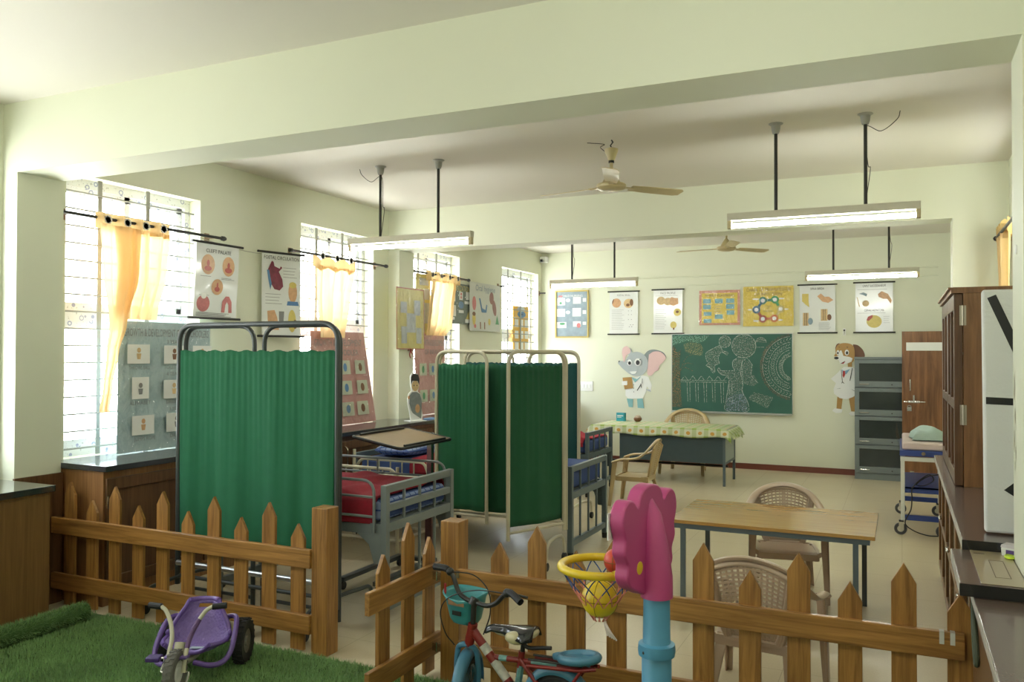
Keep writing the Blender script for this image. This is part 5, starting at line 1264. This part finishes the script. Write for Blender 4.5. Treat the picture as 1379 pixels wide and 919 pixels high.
# ------------------------------------------------------------------ infant trolley by the cupboard
r = thing('cot_trolley', (.19, 9.5, 0), 0, 'white and blue infant trolley on castors between the brown door and the cupboard', 'trolley')
M_tw = mat('trolley_white', (.66, .66, .60), .35, var=.03); M_tb = mat('trolley_blue', (.03, .06, .24), .4, var=.1)
hx, hy = .18, .58
for sx in (-1, 1):
    for sy in (-1, 1):
        B().box(sx*hx-.018, sx*hx+.018, sy*hy-.018, sy*hy+.018, .14, .74).build('leg', M_tw, r, smooth=0, bevel=.003)
        c_ = B().lathe([(.03, -.014), (.054, -.013), (.058, -.006), (.058, .006), (.054, .013), (.03, .014)], 20, (sx*hx-.02, sy*hy-.03, .058), 'Y'); w = c_.build('castor', mat('castor_tread', (.05, .05, .055), .5), r)
        B().lathe([(.0, -.016), (.03, -.015), (.03, .015), (0, .016)], 14, (sx*hx-.02, sy*hy-.03, .058), 'Y').build('hub', M_steel, w)
        B().box(sx*hx-.035, sx*hx+.01, sy*hy-.055, sy*hy-.049, .05, .14).box(sx*hx-.035, sx*hx+.01, sy*hy-.011, sy*hy-.005, .05, .14).box(sx*hx-.035, sx*hx+.01, sy*hy-.055, sy*hy-.005, .127, .14).build('fork', M_steel, w, smooth=0)
b = B().box(-hx-.02, hx+.02, -hy-.02, -hy+.02, .71, .75).box(-hx-.02, hx+.02, hy-.02, hy+.02, .71, .75).box(-hx-.02, -hx+.02, -hy+.02, hy-.02, .71, .75).box(hx-.02, hx+.02, -hy+.02, hy-.02, .71, .75)
b.build('top_frame', M_tw, r, smooth=0)
B().box(-hx-.025, hx+.025, -hy-.03, hy+.03, .76, .815).build('tray', M_tb, r, smooth=0, bevel=.004)
B().cyl((0.0, -hy-.03, .79), (0.0, -hy-.05, .79), .018, n=12).build('knob', M_steel, r)
B().box(-hx, hx, -hy+.02, hy-.02, .44, .455).box(-hx, hx, -hy+.02, -hy+.035, .40, .455).build('shelf', M_tb, r, smooth=0)
for q in (-hy, hy): B().box(-hx, hx, q-.015, q+.015, .14, .19).build('cross_bar', M_tb, r, smooth=0)
B().box(hx-.05, hx+.02, -hy-.06, -hy-.02, .55, .72).box(hx-.04, hx+.01, -hy-.075, -hy-.06, .62, .68).build('control_box', M_white, r, smooth=0, bevel=.004)
e = B(); e.add([(-hx-.03, -hy, .82), (-hx-.03, hy, .82), (-hx-.06, hy, .99), (-hx-.06, -hy, .99)], [(0, 1, 2, 3)]); e.build('side_guard', pane('acrylic_guard', (.9, .93, .93), .1), r, smooth=0, solid=.005)
mattress(.19-.185, .19+.185, 8.92, 10.05, .816, .885, mat('pinkish_sheet', (.62, .50, .46), .8, var=.05), 'pale pink mattress on the infant trolley', bev=.02)
def towel(u, v):
    a = 2*u-1; c_ = 2*v-1; q = (1-abs(a)**3)*(1-abs(c_)**3)
    return (a*.15+.02*math.sin(6*v), c_*.22, .012 + .11*max(0, q)**.45 + .018*math.sin(11*u+5*v)*q)
o = B().grid(towel, 24, 24).grid(lambda u, v: (towel(u, v)[0], towel(u, v)[1], .004), 4, 4).build('folded_towel', mat('mint_cloth', (.40, .52, .47), .85, var=.1, nscale=14, bump=.2), loc=(.24, 9.35, .886), smooth=70); tag(o, 'pale mint folded towel on the infant trolley', 'towel')
b = B().tube(spline([(.33, 8.90, .60), (.22, 8.95, .56), (.13, 8.98, .48), (.20, 9.0, .47), (.28, 8.98, .53), (.23, 8.96, .58), (.10, 8.93, .46), (.09, 8.88, .35), (.08, 8.87, .25), (.03, 8.87, .12), (.10, 8.88, .05), (.22, 8.9, .01), (.33, 8.92, .008)], 8), .006, 6)
tag(b.build('power_cable', M_black), 'black cable hanging down the front of the infant trolley', 'cable')
# ------------------------------------------------------------------ picket fence and open gate
def picket_poly(c, w, h): return [(c-w/2, .0), (c+w/2, .0), (c+w/2, h-.085), (c, h), (c-w/2, h-.085)]
def fence(x0, x1, posts, pickets, label, z0=.008):
    r = thing('picket_fence', ((x0+x1)/2, 3.89, 0), 0, label, 'fence', 'wooden picket fence panels'); cx = (x0+x1)/2
    for za, zb in ((.495, .605), (.115, .225)):
        B().box(x0-cx, x1-cx, -.03, 0, za, zb).build('rail', M_wood_x, r, smooth=0, bevel=.004)
    for x, h in pickets: B().prism([(p, q+z0 if q == 0 else q) for p, q in picket_poly(x-cx, .098, h)], .0005, .021, 'Y').build('picket', M_wood_z, r, smooth=0, bevel=.002)
    for a in posts:
        B().box(a-cx, a+.11-cx, -.015, .095, .0, .848).build('post', M_wood_z, r, smooth=0, bevel=.004)
    return r
fence(-5.325, -3.095, [-3.095], [(-3.21-.2185*k, .742 if k % 2 == 0 else .85) for k in range(10)], 'left wooden picket fence panel, behind the purple tricycle')
fr_ = fence(-2.125, .232, [-2.235], [(-.838+.2112*k, .865 if k % 2 == 0 else .762) for k in range(-5, 6) if abs(-.838+.2112*k) < 3 and -.838+.2112*k < .22], 'right wooden picket fence panel, behind the bicycle and the basketball stand')
B().box(-1.185, -1.165, -.034, -.03, .56, .60).build('bracket', M_steel, fr_, smooth=0)
for xo in (1.085, 1.125): B().box(xo, xo+.018, -.0315, -.03, .555, .607).box(xo, xo+.018, -.0315, .003, .605, .6065).build('tape_strip', mat('clear_tape', (.62, .62, .55), .25), fr_, smooth=0)
r = thing('picket_gate', (-2.30, 3.62, 0), 0, 'open picket gate leaf turned towards the play area, hinged at the right post', 'gate')
for za, zb in ((.495, .605), (.115, .225)): B().box(-.012, .016, -.33, .36, za, zb).build('rail', M_wood_y, r, smooth=0, bevel=.004)
for y, h in ((-.16, .75), (.07, .865), (.28, .75)): B().prism([(p, max(q, .02)) for p, q in picket_poly(y, .10, h)], -.033, -.0125, 'X').build('picket', M_wood_z, r, smooth=0, bevel=.002)
for z in (.53, .15): B().box(.0, .066, .255, .262, z, z+.04).cyl((.04, .258, z-.005), (.04, .258, z+.045), .006, n=8).build('hinge', M_steel, r)

# ------------------------------------------------------------------ artificial grass
M_gr = mat('grass_green', (.23, .385, .15), .55, var=.5, nscale=2.6, spec=.25)
M_gb = mat('grass_backing', (.07, .14, .04), .9, var=.3, nscale=20)
b = B().box(-4.87, .23, 1.3, 3.84, 0, .010)
tag(b.build('grass_mat', M_gb, smooth=0), 'flat green grass carpet covering the play area floor', 'grass carpet')
rollb = B().tube([(-4.785, 2.2, .07), (-4.785, 3.72, .07)], .052, 18)
o = rollb.build('grass_roll', M_gb, smooth=60); tag(o, 'rolled up strip of green artificial grass along the left cabinet', 'grass roll')
rnd = random.Random(11); V = []; F = []
def blade(x, y, z, nx, nz):
    h = .016+.016*rnd.random(); a = rnd.random()*6.283; l = .45*(rnd.random()+.1); w = .0018+.0012*rnd.random()
    dx, dy = math.cos(a), math.sin(a); i = len(V)
    V.append((x-dy*w, y+dx*w, z)); V.append((x+dy*w, y-dx*w, z)); V.append((x+dx*h*l+nx*h, y+dy*h*l, z+h*nz)); F.append((i, i+1, i+2))
for k in range(70000):
    y = 2.75+1.095*rnd.random(); x = -4.86+3.35*rnd.random()
    if math.hypot(x+4.785, 0) < .05: continue
    blade(x, y, .009, 0, 1)
for k in range(9000):
    t = rnd.random()*6.283; y = 2.3+1.42*rnd.random(); blade(-4.785+.05*math.cos(t), y, .07+.05*math.sin(t), math.cos(t)*.9, max(-.2, math.sin(t)))
bb = B(); bb.v = V; bb.f = F
me = bpy.data.meshes.new('grass_blades'); me.from_pydata(V, [], F); me.materials.append(M_gr)
o = bpy.data.objects.new('grass_blades', me); COL.objects.link(o)
tag(o, 'short green blades of the artificial grass carpet', 'grass', kind='stuff')

# ------------------------------------------------------------------ purple tricycle
M_pur = mat('purple_plastic', (.135, .075, .30), .35, var=.18, nscale=9, coat=.15)
M_seat = None
def seat_mat():
    m = mat('purple_seat', (.19, .125, .36), .45, var=.3, nscale=7)
    nt = m.node_tree; b = nt.nodes['Principled BSDF']; tc = nt.nodes.new('ShaderNodeTexCoord'); v = nt.nodes.new('ShaderNodeTexVoronoi'); v.inputs['Scale'].default_value = 70
    nt.links.new(tc.outputs['Object'], v.inputs['Vector']); bp = nt.nodes.new('ShaderNodeBump'); bp.inputs['Strength'].default_value = .55; bp.inputs['Distance'].default_value = .008; bp.invert = True
    nt.links.new(v.outputs['Distance'], bp.inputs['Height']); nt.links.new(bp.outputs[0], b.inputs['Normal']); return m
M_seat = seat_mat()
M_tyre = mat('tyre_rubber', (.022, .021, .02), .8, var=.2); M_dust = mat('dusty_rubber', (.14, .135, .12), .85, var=.3, nscale=30); M_ivory = mat('ivory_tube', (.50, .48, .36), .35, var=.06); M_grip = mat('grip_black', (.012, .012, .013), .6)
M_hub = mat('hub_grey', (.20, .19, .16), .5, var=.2)
r = thing('tricycle', (-3.455, 3.36, .010), R(25), 'purple child tricycle with cream handlebars on the grass', 'tricycle'); r.scale = (1.03, 1.03, 1.03)
def knobby(c, R_, w, axis, m, par, nm='wheel', hubm=None, knobs=22):
    prof = [(R_*.55, -w*.42), (R_*.78, -w*.5), (R_*.93, -w*.46), (R_, -w*.28), (R_, w*.28), (R_*.93, w*.46), (R_*.78, w*.5), (R_*.55, w*.42), (R_*.55, -w*.42)]
    b = B().lathe(prof, 32, c, axis)
    for k in range(knobs):
        a = 2*PI*k/knobs
        for s in (-1, 1):
            t = a + (PI/knobs if s > 0 else 0); u, v = math.cos(t), math.sin(t); uu, vv = -v, u
            ctr = [(q, s*w*.22) for q in (R_*.985, R_*1.045)]; vs = []
            for q, z in ctr:
                for i, j in ((-1, -1), (1, -1), (1, 1), (-1, 1)):
                    px, pz_, pw = q*u+i*uu*R_*.055, q*v+i*vv*R_*.055, z+j*w*.2
                    vs.append({'X': (pw+c[0], px+c[1], pz_+c[2]), 'Y': (px+c[0], pw+c[1], -pz_+c[2])}[axis])
            b.add(vs, [(3, 2, 1, 0), (4, 5, 6, 7), (0, 1, 5, 4), (1, 2, 6, 5), (2, 3, 7, 6), (3, 0, 4, 7)])
    wh = b.build(nm, m, par, smooth=40)
    h = B().lathe([(0, -w*.34), (R_*.2, -w*.40), (R_*.24, -w*.28), (R_*.5, -w*.30), (R_*.58, -w*.36), (R_*.58, w*.36), (R_*.5, w*.30), (R_*.24, w*.28), (R_*.2, w*.40), (0, w*.34)], 24, c, axis)
    h.build('hub', hubm or M_hub, wh, smooth=30); return wh
for s in (-1, 1): knobby((s*.198, .15, .122), .116, .062, 'X', M_tyre, r)
fw = (.0, -.27, .11)
knobby(fw, .105, .05, 'X', M_dust, r, 'front_wheel', M_whitep)
# moulded seat: cupped shell with a slot near the top of its back
prof = [(-.11, .150, .115), (-.06, .140, .145), (.0, .138, .160), (.05, .142, .162), (.085, .165, .165), (.105, .215, .156), (.125, .27, .135), (.148, .330, .100), (.156, .352, .090), (.166, .378, .080)]
prof = [(y, .138+(z-.138)*.86, w) for y, z, w in prof]; b = B(); nu = 14; nv = len(prof)
vs = []
for (y, z, w) in prof:
    for i in range(nu+1):
        a = 2*i/nu-1; lift = abs(a)**3*.05
        vs.append((a*w, y - (lift if z > .16 else lift*.3), z + (lift*.9 if z <= .2 else lift*.1)))
fs = []
for j in range(nv-1):
    for i in range(nu):
        if j == 7 and 4 <= i <= 9: continue
        q = j*(nu+1)+i; fs.append((q, q+1, q+nu+2, q+nu+1))
b.add(vs, fs); b.build('seat', M_seat, r, smooth=80, solid=.016, bevel=0)
e = B()
for sgn in (-1, 1):
    e.tube(spline([(vs[j*(nu+1)+(0 if sgn < 0 else nu)]) for j in range(nv)], 4), .012, 8)
e.tube(spline([vs[(nv-1)*(nu+1)+i] for i in range(0, nu+1, 2)], 4), .014, 8).tube(spline([vs[i] for i in range(0, nu+1, 2)], 4), .012, 8)
e.build('seat_rim', M_pur, r, smooth=60)
B().add([(-.01, -.075, .158), (.07, -.075, .158), (.07, -.03, .153), (-.01, -.03, .153)], [(0, 1, 2, 3)]).build('sticker', mat('sticker_pale', (.45, .55, .60), .4, var=.4, nscale=60), r, smooth=0)
for s in (-1, 1):
    B().tube(spline([(s*.03, -.11, .10), (s*.12, -.11, .085), (s*.178, -.08, .10), (s*.198, -.03, .15), (s*.19, .06, .235), (s*.165, .12, .262), (s*.10, .15, .25)], 6), .014, 10).build('side_rail', M_pur, r)
B().tube([(-.198, .15, .122), (.198, .15, .122)], .010, 8).tube(spline([(0, -.19, .18), (0, -.14, .12), (0, 0, .10), (0, .15, .122)], 6), .016, 10).build('frame_tube', M_ivory, r)
B().cyl((0, -.235, .165), (0, -.205, .235), .026, n=16).build('head_tube', M_ivory, r)
B().prism([(-.055, -.275), (.055, -.275), (.06, -.235), (.03, -.195), (-.03, -.195), (-.06, -.235)], .218-.045, .232-.045, 'Z').build('fork_bracket', M_pur, r, bevel=.004)
for s in (-1, 1):
    p = spline([(s*.042, -.275, .11), (s*.042, -.245, .19), (s*.045, -.20, .255), (s*.066, -.165, .315), (s*.10, -.14, .37), (s*.13, -.125, .388)], 6)
    h = B().tube(p, .0105, 10).build('handlebar', M_ivory, r)
    B().tube([p[-1], p[-1]+Vector((s*.068, .012, .004))], .0155, 10).build('grip', M_grip, h)
    if s > 0: B().tube(p[8:21], .0125, 10).build('sleeve', mat('faded_purple', (.12, .06, .17), .6), h)
    c_ = B().tube(round_path([(s*.04, -.27, .11), (s*.07, -.27, .11), (s*.07, -.27-.05*s, .11-.05*s), (s*.09, -.27-.05*s, .11-.05*s)], .01), .006, 8).build('crank', M_steel, r)
    B().box(s*.125-.035, s*.125+.035, -.27-.05*s-.03, -.27-.05*s+.03, .11-.05*s-.012, .11-.05*s+.012).build('pedal', mat('deep_purple', (.06, .03, .16), .4), c_, bevel=.006)

# ------------------------------------------------------------------ red child bicycle
M_redb = mat('bike_red', (.20, .012, .010), .3, var=.12, coat=.3); M_bikeblue = mat('bike_blue', (.07, .215, .33), .32, var=.06, coat=.2); M_turq = mat('basket_turquoise', (.05, .28, .30), .4, var=.06)
r = thing('bicycle', (-1.64, 3.50, .010), 0, 'red child bicycle with blue mudguards, parked along the right fence', 'bicycle')
rw = (.235, 0, .150)
def tyre(c, R_, w, M, par, nm):
    b = B(M).lathe([(R_-w, -w*.4), (R_-w*.45, -w*.52), (R_, -w*.25), (R_, w*.25), (R_-w*.45, w*.52), (R_-w, w*.4), (R_-w, -w*.4)], 32, c, 'Y'); k = b.build(nm, M_tyre, par, smooth=40)
    h = B(M).lathe([(R_-w-.012, -.008), (R_-w+.002, -.012), (R_-w+.002, .012), (R_-w-.012, .008), (R_-w-.012, -.008)], 32, c, 'Y'); h.build('rim', M_bikeblue, k)
    s = B(M)
    for i in range(16):
        a = 2*PI*i/16; s.tube([(c[0]+.012*math.cos(a+1.2), c[1]+(.015 if i % 2 else -.015), c[2]+.012*math.sin(a+1.2)), (c[0]+(R_-w)*math.cos(a), c[1], c[2]+(R_-w)*math.sin(a))], .0016, 5)
    s.build('spokes', M_steel, k)
    B(M).cyl((c[0], c[1]-.035, c[2]), (c[0], c[1]+.035, c[2]), .014, n=12).build('hub', M_steel, k); return k
I4 = Matrix.Identity(4)
tyre(rw, .145, .045, I4, r, 'rear_wheel')
def guard(c, R_, w, a0, a1, M, m, nm):
    b = B(M); vs = []; n = 24; k = 6
    for i in range(n+1):
        a = R(a0+(a1-a0)*i/n)
        for j in range(k+1):
            t = j/k*2-1; rr = R_ + .014*(1-t*t) - (.02 if abs(t) == 1 else 0); vs.append((c[0]+rr*math.cos(a), c[1]+t*w/2, c[2]+rr*math.sin(a)))
    b.add(vs, [(i*(k+1)+j, i*(k+1)+j+1, (i+1)*(k+1)+j+1, (i+1)*(k+1)+j) for i in range(n) for j in range(k)])
    return b.build(nm, m, r, smooth=70, solid=.003)
guard(rw, .163, .062, 15, 165, I4, M_bikeblue, 'rear_mudguard')
# front assembly is steered: plane turned about the steering head
ax = Vector((-.235, 0, 0)); MF = Matrix.Translation(ax) @ Matrix.Rotation(R(-82), 4, 'Z')      # local -X of the wheel -> +Y of the room
fc = (-.02, 0, .150)
tyre(fc, .145, .045, MF, r, 'front_wheel')
guard(fc, .163, .062, 20, 190, MF, M_bikeblue, 'front_mudguard')
f = B(MF)
for s in (-1, 1): f.tube(spline([(fc[0], s*.05, .15), (fc[0]+.005, s*.055, .24), (fc[0]+.012, s*.045, .325), (fc[0]+.03, s*.02, .352), (fc[0]+.03, 0, .356)], 6), .0135, 10)
f.build('fork', M_bikeblue, r)
HT0, HT1 = Vector((-.222, 0, .35)), Vector((-.20, 0, .455))
B().cyl(HT0, HT1, .023, n=16).build('head_tube', M_redb, r)
fr2 = B().tube([(-.205, 0, .43), (.03, 0, .165)], .021, 12)
fr2.tube([(-.205, 0, .40), (-.20, 0, .43)], .024, 10)
fr2.tube(spline([(-.085, 0, .315), (.02, 0, .320), (.10, 0, .322), (.26, 0, .325), (.40, 0, .345)], 5), .013, 10)
fr2.tube([(.055, 0, .365), (.03, 0, .165)], .016, 10)
for s in (-1, 1):
    fr2.tube([(.05, s*.012, .33), (.235, s*.045, .15)], .010, 8).tube([(.03, s*.012, .165), (.235, s*.045, .15)], .010, 8).tube([(.235, s*.045, .15), (.36, s*.05, .335)], .008, 8)
    fr2.tube(round_path([(.10, s*.05, .322), (.36, s*.05, .34), (.42, s*.02, .345)], .03), .009, 8)
fr2.cyl((.03, -.035, .165), (.03, .035, .165), .022, n=14)
fr2.build('frame', M_redb, r, smooth=50)
dec = B()
for k, (a, c_) in enumerate(((.25, .38), (.50, .78))):
    P0, P1 = Vector((-.205, 0, .43)), Vector((.03, 0, .165)); dec.cyl(P0.lerp(P1, a), P0.lerp(P1, c_), .0217, n=12)
dec.build('decal_band', mat('decal_mix', (.45, .45, .38), .4, var=.7, nscale=25), r)
dec = B().tube(spline([(.105, 0, .3223), (.18, 0, .324), (.23, 0, .325)], 4), .0136, 10).tube([(-.06, 0, .3165), (-.02, 0, .318)], .0136, 10).tube([(.049, 0, .30), (.037, 0, .22)], .0166, 10)
dec.build('decal_band', mat('decal_teal', (.16, .34, .32), .4, var=.6, nscale=30), r)
B().cyl((.057, 0, .36), (.062, 0, .42), .011, n=10).build('seat_post', M_blackrod, r)
# saddle: black top with cream flanks
def sad(u, v):
    t = u; a = 2*v-1; w = .020 + .075*max(0, min(1, (t-.35)/.5))**1.2 * (1-.55*max(0, (t-.85)/.15)**2); x = -.125+.25*t
    return (x, a*w, .455 + .012*math.cos(a*1.4) + .018*(t-.3) - .028*abs(a)**3*(.4+t) - .03*max(0, .12-t)/.12*.5)
B().grid(sad, 24, 12).build('saddle', mat('saddle_black', (.016, .016, .02), .18, coat=.5), r, smooth=80, solid=.012)
bs = B()
for s in (-1, 1): bs.ball((.045, s*.045, .437), (.055, .034, .030), 16, 10)
bs.ball((-.03, 0, .438), (.06, .022, .018), 14, 8).ball((.10, 0, .455), (.035, .06, .022), 14, 8); bs.build('saddle_flank', mat('saddle_cream', (.50, .45, .27), .3, coat=.3), r, smooth=80)
# rear carrier pad: blue ring cushion
pd = B().tube([(.335+.085*math.cos(t), .055*math.sin(t), .378+.010*math.cos(t)) for t in [2*PI*i/24 for i in range(24)]], .020, 10, closed=True).box(.265, .40, -.045, .045, .362, .380)
pd.tube(spline([(.26, -.02, .372), (.22, 0, .368), (.26, .02, .372)], 5), .016, 8); pd.build('carrier_pad', M_bikeblue, r, smooth=60)
B().tube([(.10, -.03, .345), (.36, -.03, .352)], .006, 8).tube([(.10, .03, .345), (.36, .03, .352)], .006, 8).tube(spline([(.06, 0, .40), (.09, .0, .385), (.16, 0, .395), (.2, 0, .40)], 4), .010, 8).tube(spline([(.29, -.03, .35), (.31, 0, .335), (.33, .03, .35)], 4), .004, 6).build('carrier_rail', M_blackrod, r)
# stem, handlebar, grips, brake cables
B().cyl(HT1, (-.195, 0, .56), .013, n=12).cyl((-.20, -.005, .545), (-.19, .005, .575), .022, n=12).build('stem', M_blackrod, r)
bp = spline([(-.43, .03, .692), (-.36, .025, .690), (-.32, .02, .66), (-.285, .012, .592), (-.24, .005, .565), (-.19, 0, .558), (-.12, -.018, .555), (-.06, -.04, .580), (-.01, -.06, .628), (.03, -.075, .648), (.10, -.115, .625)], 6)
hb = B().tube(bp, .0115, 10).build('handlebar', M_blackrod, r)
B().tube(bp[:8], .0165, 10).build('grip', M_grip, hb); B().tube(bp[-9:], .0165, 10).build('grip', M_grip, hb)
for q in (bp[9], bp[-10]): B().ball(q, .02, 10, 8).build('brake_mount', M_blackrod, hb)
B().tube([bp[-11]+Vector((0, .02, 0)), bp[-3]+Vector((.03, .05, -.005))], .006, 6).tube([bp[10]+Vector((0, .02, 0)), bp[3]+Vector((0, .05, -.005))], .006, 6).build('brake_lever', M_blackrod, hb)
B().tube(spline([bp[9], (-.24, .08, .66), (-.15, .06, .60), (-.13, .04, .50), (-.16, .03, .40)], 8), .003, 6).tube(spline([bp[-11], (-.16, -.05, .63), (-.30, -.05, .58), (-.36, -.03, .50), (-.34, -.02, .40), (-.30, 0, .34)], 8), .003, 6).build('brake_cable', M_black, r)
# front basket: tapered open tub
bk_ = B(Matrix.Translation((-.285, .085, .43)) @ Matrix.Rotation(R(-8), 4, 'Z')); n = 28; vs = []; lv = [(.0, .060, .045), (.02, .074, .055), (.13, .100, .070), (.15, .112, .080)]
for z, a, c_ in lv:
    for i in range(n):
        t = 2*PI*i/n; ct, st = math.cos(t), math.sin(t); e = lambda q: math.copysign(abs(q)**.7, q)
        dip = .025*max(0, st)**2*0 - (.03*max(0, -st)**2 if z > .1 else 0); vs.append((a*e(ct), c_*e(st), z+dip))
bk_.add(vs, [(j*n+i, j*n+(i+1) % n, (j+1)*n+(i+1) % n, (j+1)*n+i) for j in range(3) for i in range(n)] + [tuple(range(n))[::-1]])
o = bk_.build('basket', M_turq, r, smooth=60, solid=.006)
B(bk_.M).add([(-.045, -.083, .095), (.05, -.083, .095), (.05, -.085, .115), (.01, -.085, .105), (-.045, -.085, .125)], [(0, 1, 2, 3, 4)]).build('rust_patch', mat('rust_tan', (.28, .16, .08), .8, var=.3), o, smooth=0)
B(bk_.M).box(-.02, .03, -.084, -.078, .05, .07).build('basket_clip', M_black, o, smooth=0)
B(bk_.M).box(-.095, -.088, -.05, -.04, .13, .18).build('red_tab', mat('tab_red', (.4, .02, .02), .5), o, smooth=0)
# crank with pedals, chain guard
for s in (-1, 1):
    c_ = B().tube([(.03, s*.05, .165), (.03+s*.06, s*.06, .165-s*.05)], .007, 8).build('crank', M_steel, r); B().box(.03+s*.06-.03, .03+s*.06+.03, s*.09-.03, s*.09+.03, .165-s*.05-.01, .165-s*.05+.01).build('pedal', M_black, c_, bevel=.004)
B().lathe([(.02, -.004), (.07, -.004), (.07, .004), (.02, .004)], 24, (.03, -.04, .165), 'Y').build('chain_guard', M_black, r)
B().tube([(.235, .06, .15), (.30, .10, .009)], .007, 8).tube([(.235, .06, .15), (.235, -.06, .15)], .007, 8).build('kick_stand', M_blackrod, r)

# ------------------------------------------------------------------ toy basketball stand
M_mag = mat('magenta_plastic', (.42, .055, .19), .42, var=.10, nscale=5, coat=.1); M_pole = mat('pole_blue', (.075, .265, .42), .4, var=.05); M_yl = mat('ring_yellow', (.66, .48, .012), .38, var=.04, coat=.1)
r = thing('basketball_stand', (-.74, 2.72, -.012), R(-10), 'toy basketball stand with pink lobed backboard and blue pole', 'basketball stand')
B().lathe([(.049, .024), (.049, .76), (.046, .765), (.043, .99)], 28).build('pole', M_pole, r)
B().lathe([(.049, .755), (.060, .758), (.062, .775), (.060, .795), (.047, .80)], 28).build('collar', M_pole, r)
B().ball((-.02, -.055, .775), .006, 8, 6).build('collar_screw', M_blackrod, r)
B().lathe([(.22, .023), (.22, .030), (.18, .03), (.07, .05), (.06, .08), (.049, .09)], 32).build('base', M_pole, r)
half_ = [(.055, .965), (.10, .985), (.145, 1.005), (.172, 1.04), (.166, 1.08), (.192, 1.12), (.186, 1.165), (.205, 1.215), (.196, 1.262), (.165, 1.287), (.128, 1.282), (.098, 1.258), (.085, 1.285), (.055, 1.312), (.0, 1.322)]
poly = [(y, z) for y, z in half_] + [(-y, z) for y, z in half_[-2::-1]]
pl = [(p.x, p.y) for p in spline([(a, c_, 0) for a, c_ in poly], 3)]
o = B().prism(pl, -.068, -.018, 'X').build('backboard', M_mag, r, smooth=60, bevel=.018, segs=4)
B().tube([(.0, 0, .95), (.0, 0, 1.02), (-.008, 0, 1.12), (-.022, 0, 1.22), (-.035, 0, 1.27)], [.054, .053, .046, .036, .018], 20).build('rear_spine', M_mag, r, smooth=70)
for s in (-1, 1):
    B().lathe([(0, .004), (.021, .003), (.024, 0), (.024, -.01)], 20, (-.0205, s*.088, 1.06), 'X').build('plug', M_yl, r)
B().prism(rect(-.2105, .15, 1.165, 1.25), -.0725, -.0685, 'X').build('front_sheet', M_whitep, r, smooth=0)
cx_, cz_ = -.215, 1.018; RR = .135
ring = B().tube([(cx_+RR*math.cos(t), RR*math.sin(t), cz_) for t in [2*PI*i/40 for i in range(40)]], .0145, 12, closed=True)
for s in (-1, 1): ring.bar((cx_+.10, s*.085, cz_), (-.07, s*.088, cz_+.02), .024, .03)
rg = ring.build('ring', M_yl, r, smooth=60)
def net(z0, z1, r0, r1, ph0, ph1, m):
    b = B(); n = 11
    for k in range(n):
        for s in (-1, 1):
            pts = []
            for i in range(7):
                t = i/6; a = 2*PI*k/n + s*(ph0+(ph1-ph0)*t); rr = r0+(r1-r0)*t; pts.append((cx_+rr*math.cos(a), rr*math.sin(a), z0+(z1-z0)*t))
            b.tube(pts, .0022, 5)
    return b.build('net', m, rg)
net(cz_-.008, cz_-.075, RR, .095, 0, .42, mat('net_blue', (.03, .08, .25), .6)); net(cz_-.075, cz_-.185, .095, .022, .42, 1.25, mat('net_pink', (.62, .22, .18), .6))
b = B()
for k in range(5): b.tube(spline([(cx_+.015, 0, cz_-.18), (cx_+.02+.01*k, -.01*k, cz_-.20), (cx_+.03+.012*k, -.006*k, cz_-.235)], 4), .003, 5)
b.build('net_end', mat('net_white', (.66, .58, .54), .7), rg)
Mr = Matrix.Rotation(R(-10), 3, 'Z')
def ballobj(c, rad, m, label):
    p = Mr @ Vector(c); q = Vector((-.74, 2.72, -.012)) + p
    o = B().ball((0, 0, 0), rad, 28, 18).build('ball', m, smooth=80, loc=q); tag(o, label, 'ball')
    s = B()
    for Mx in (Matrix.Identity(4), Matrix.Rotation(PI/2, 4, 'X'), Matrix.Rotation(PI/2, 4, 'Y')):
        s.M = Mx; s.tube([(rad*math.cos(t), rad*math.sin(t), 0) for t in [2*PI*i/32 for i in range(32)]], .0012, 5, closed=True)
    s.build('seams', mat('ball_seam', (.15, .10, .01), .6), o); return o
ballobj((cx_, 0, cz_-.112), .064, M_yl, 'yellow toy ball hanging in the basketball net')
ballobj((cx_+.022, .078, cz_+.006), .044, mat('ball_red', (.55, .06, .03), .4), 'small orange red ball wedged between the ring and the backboard')
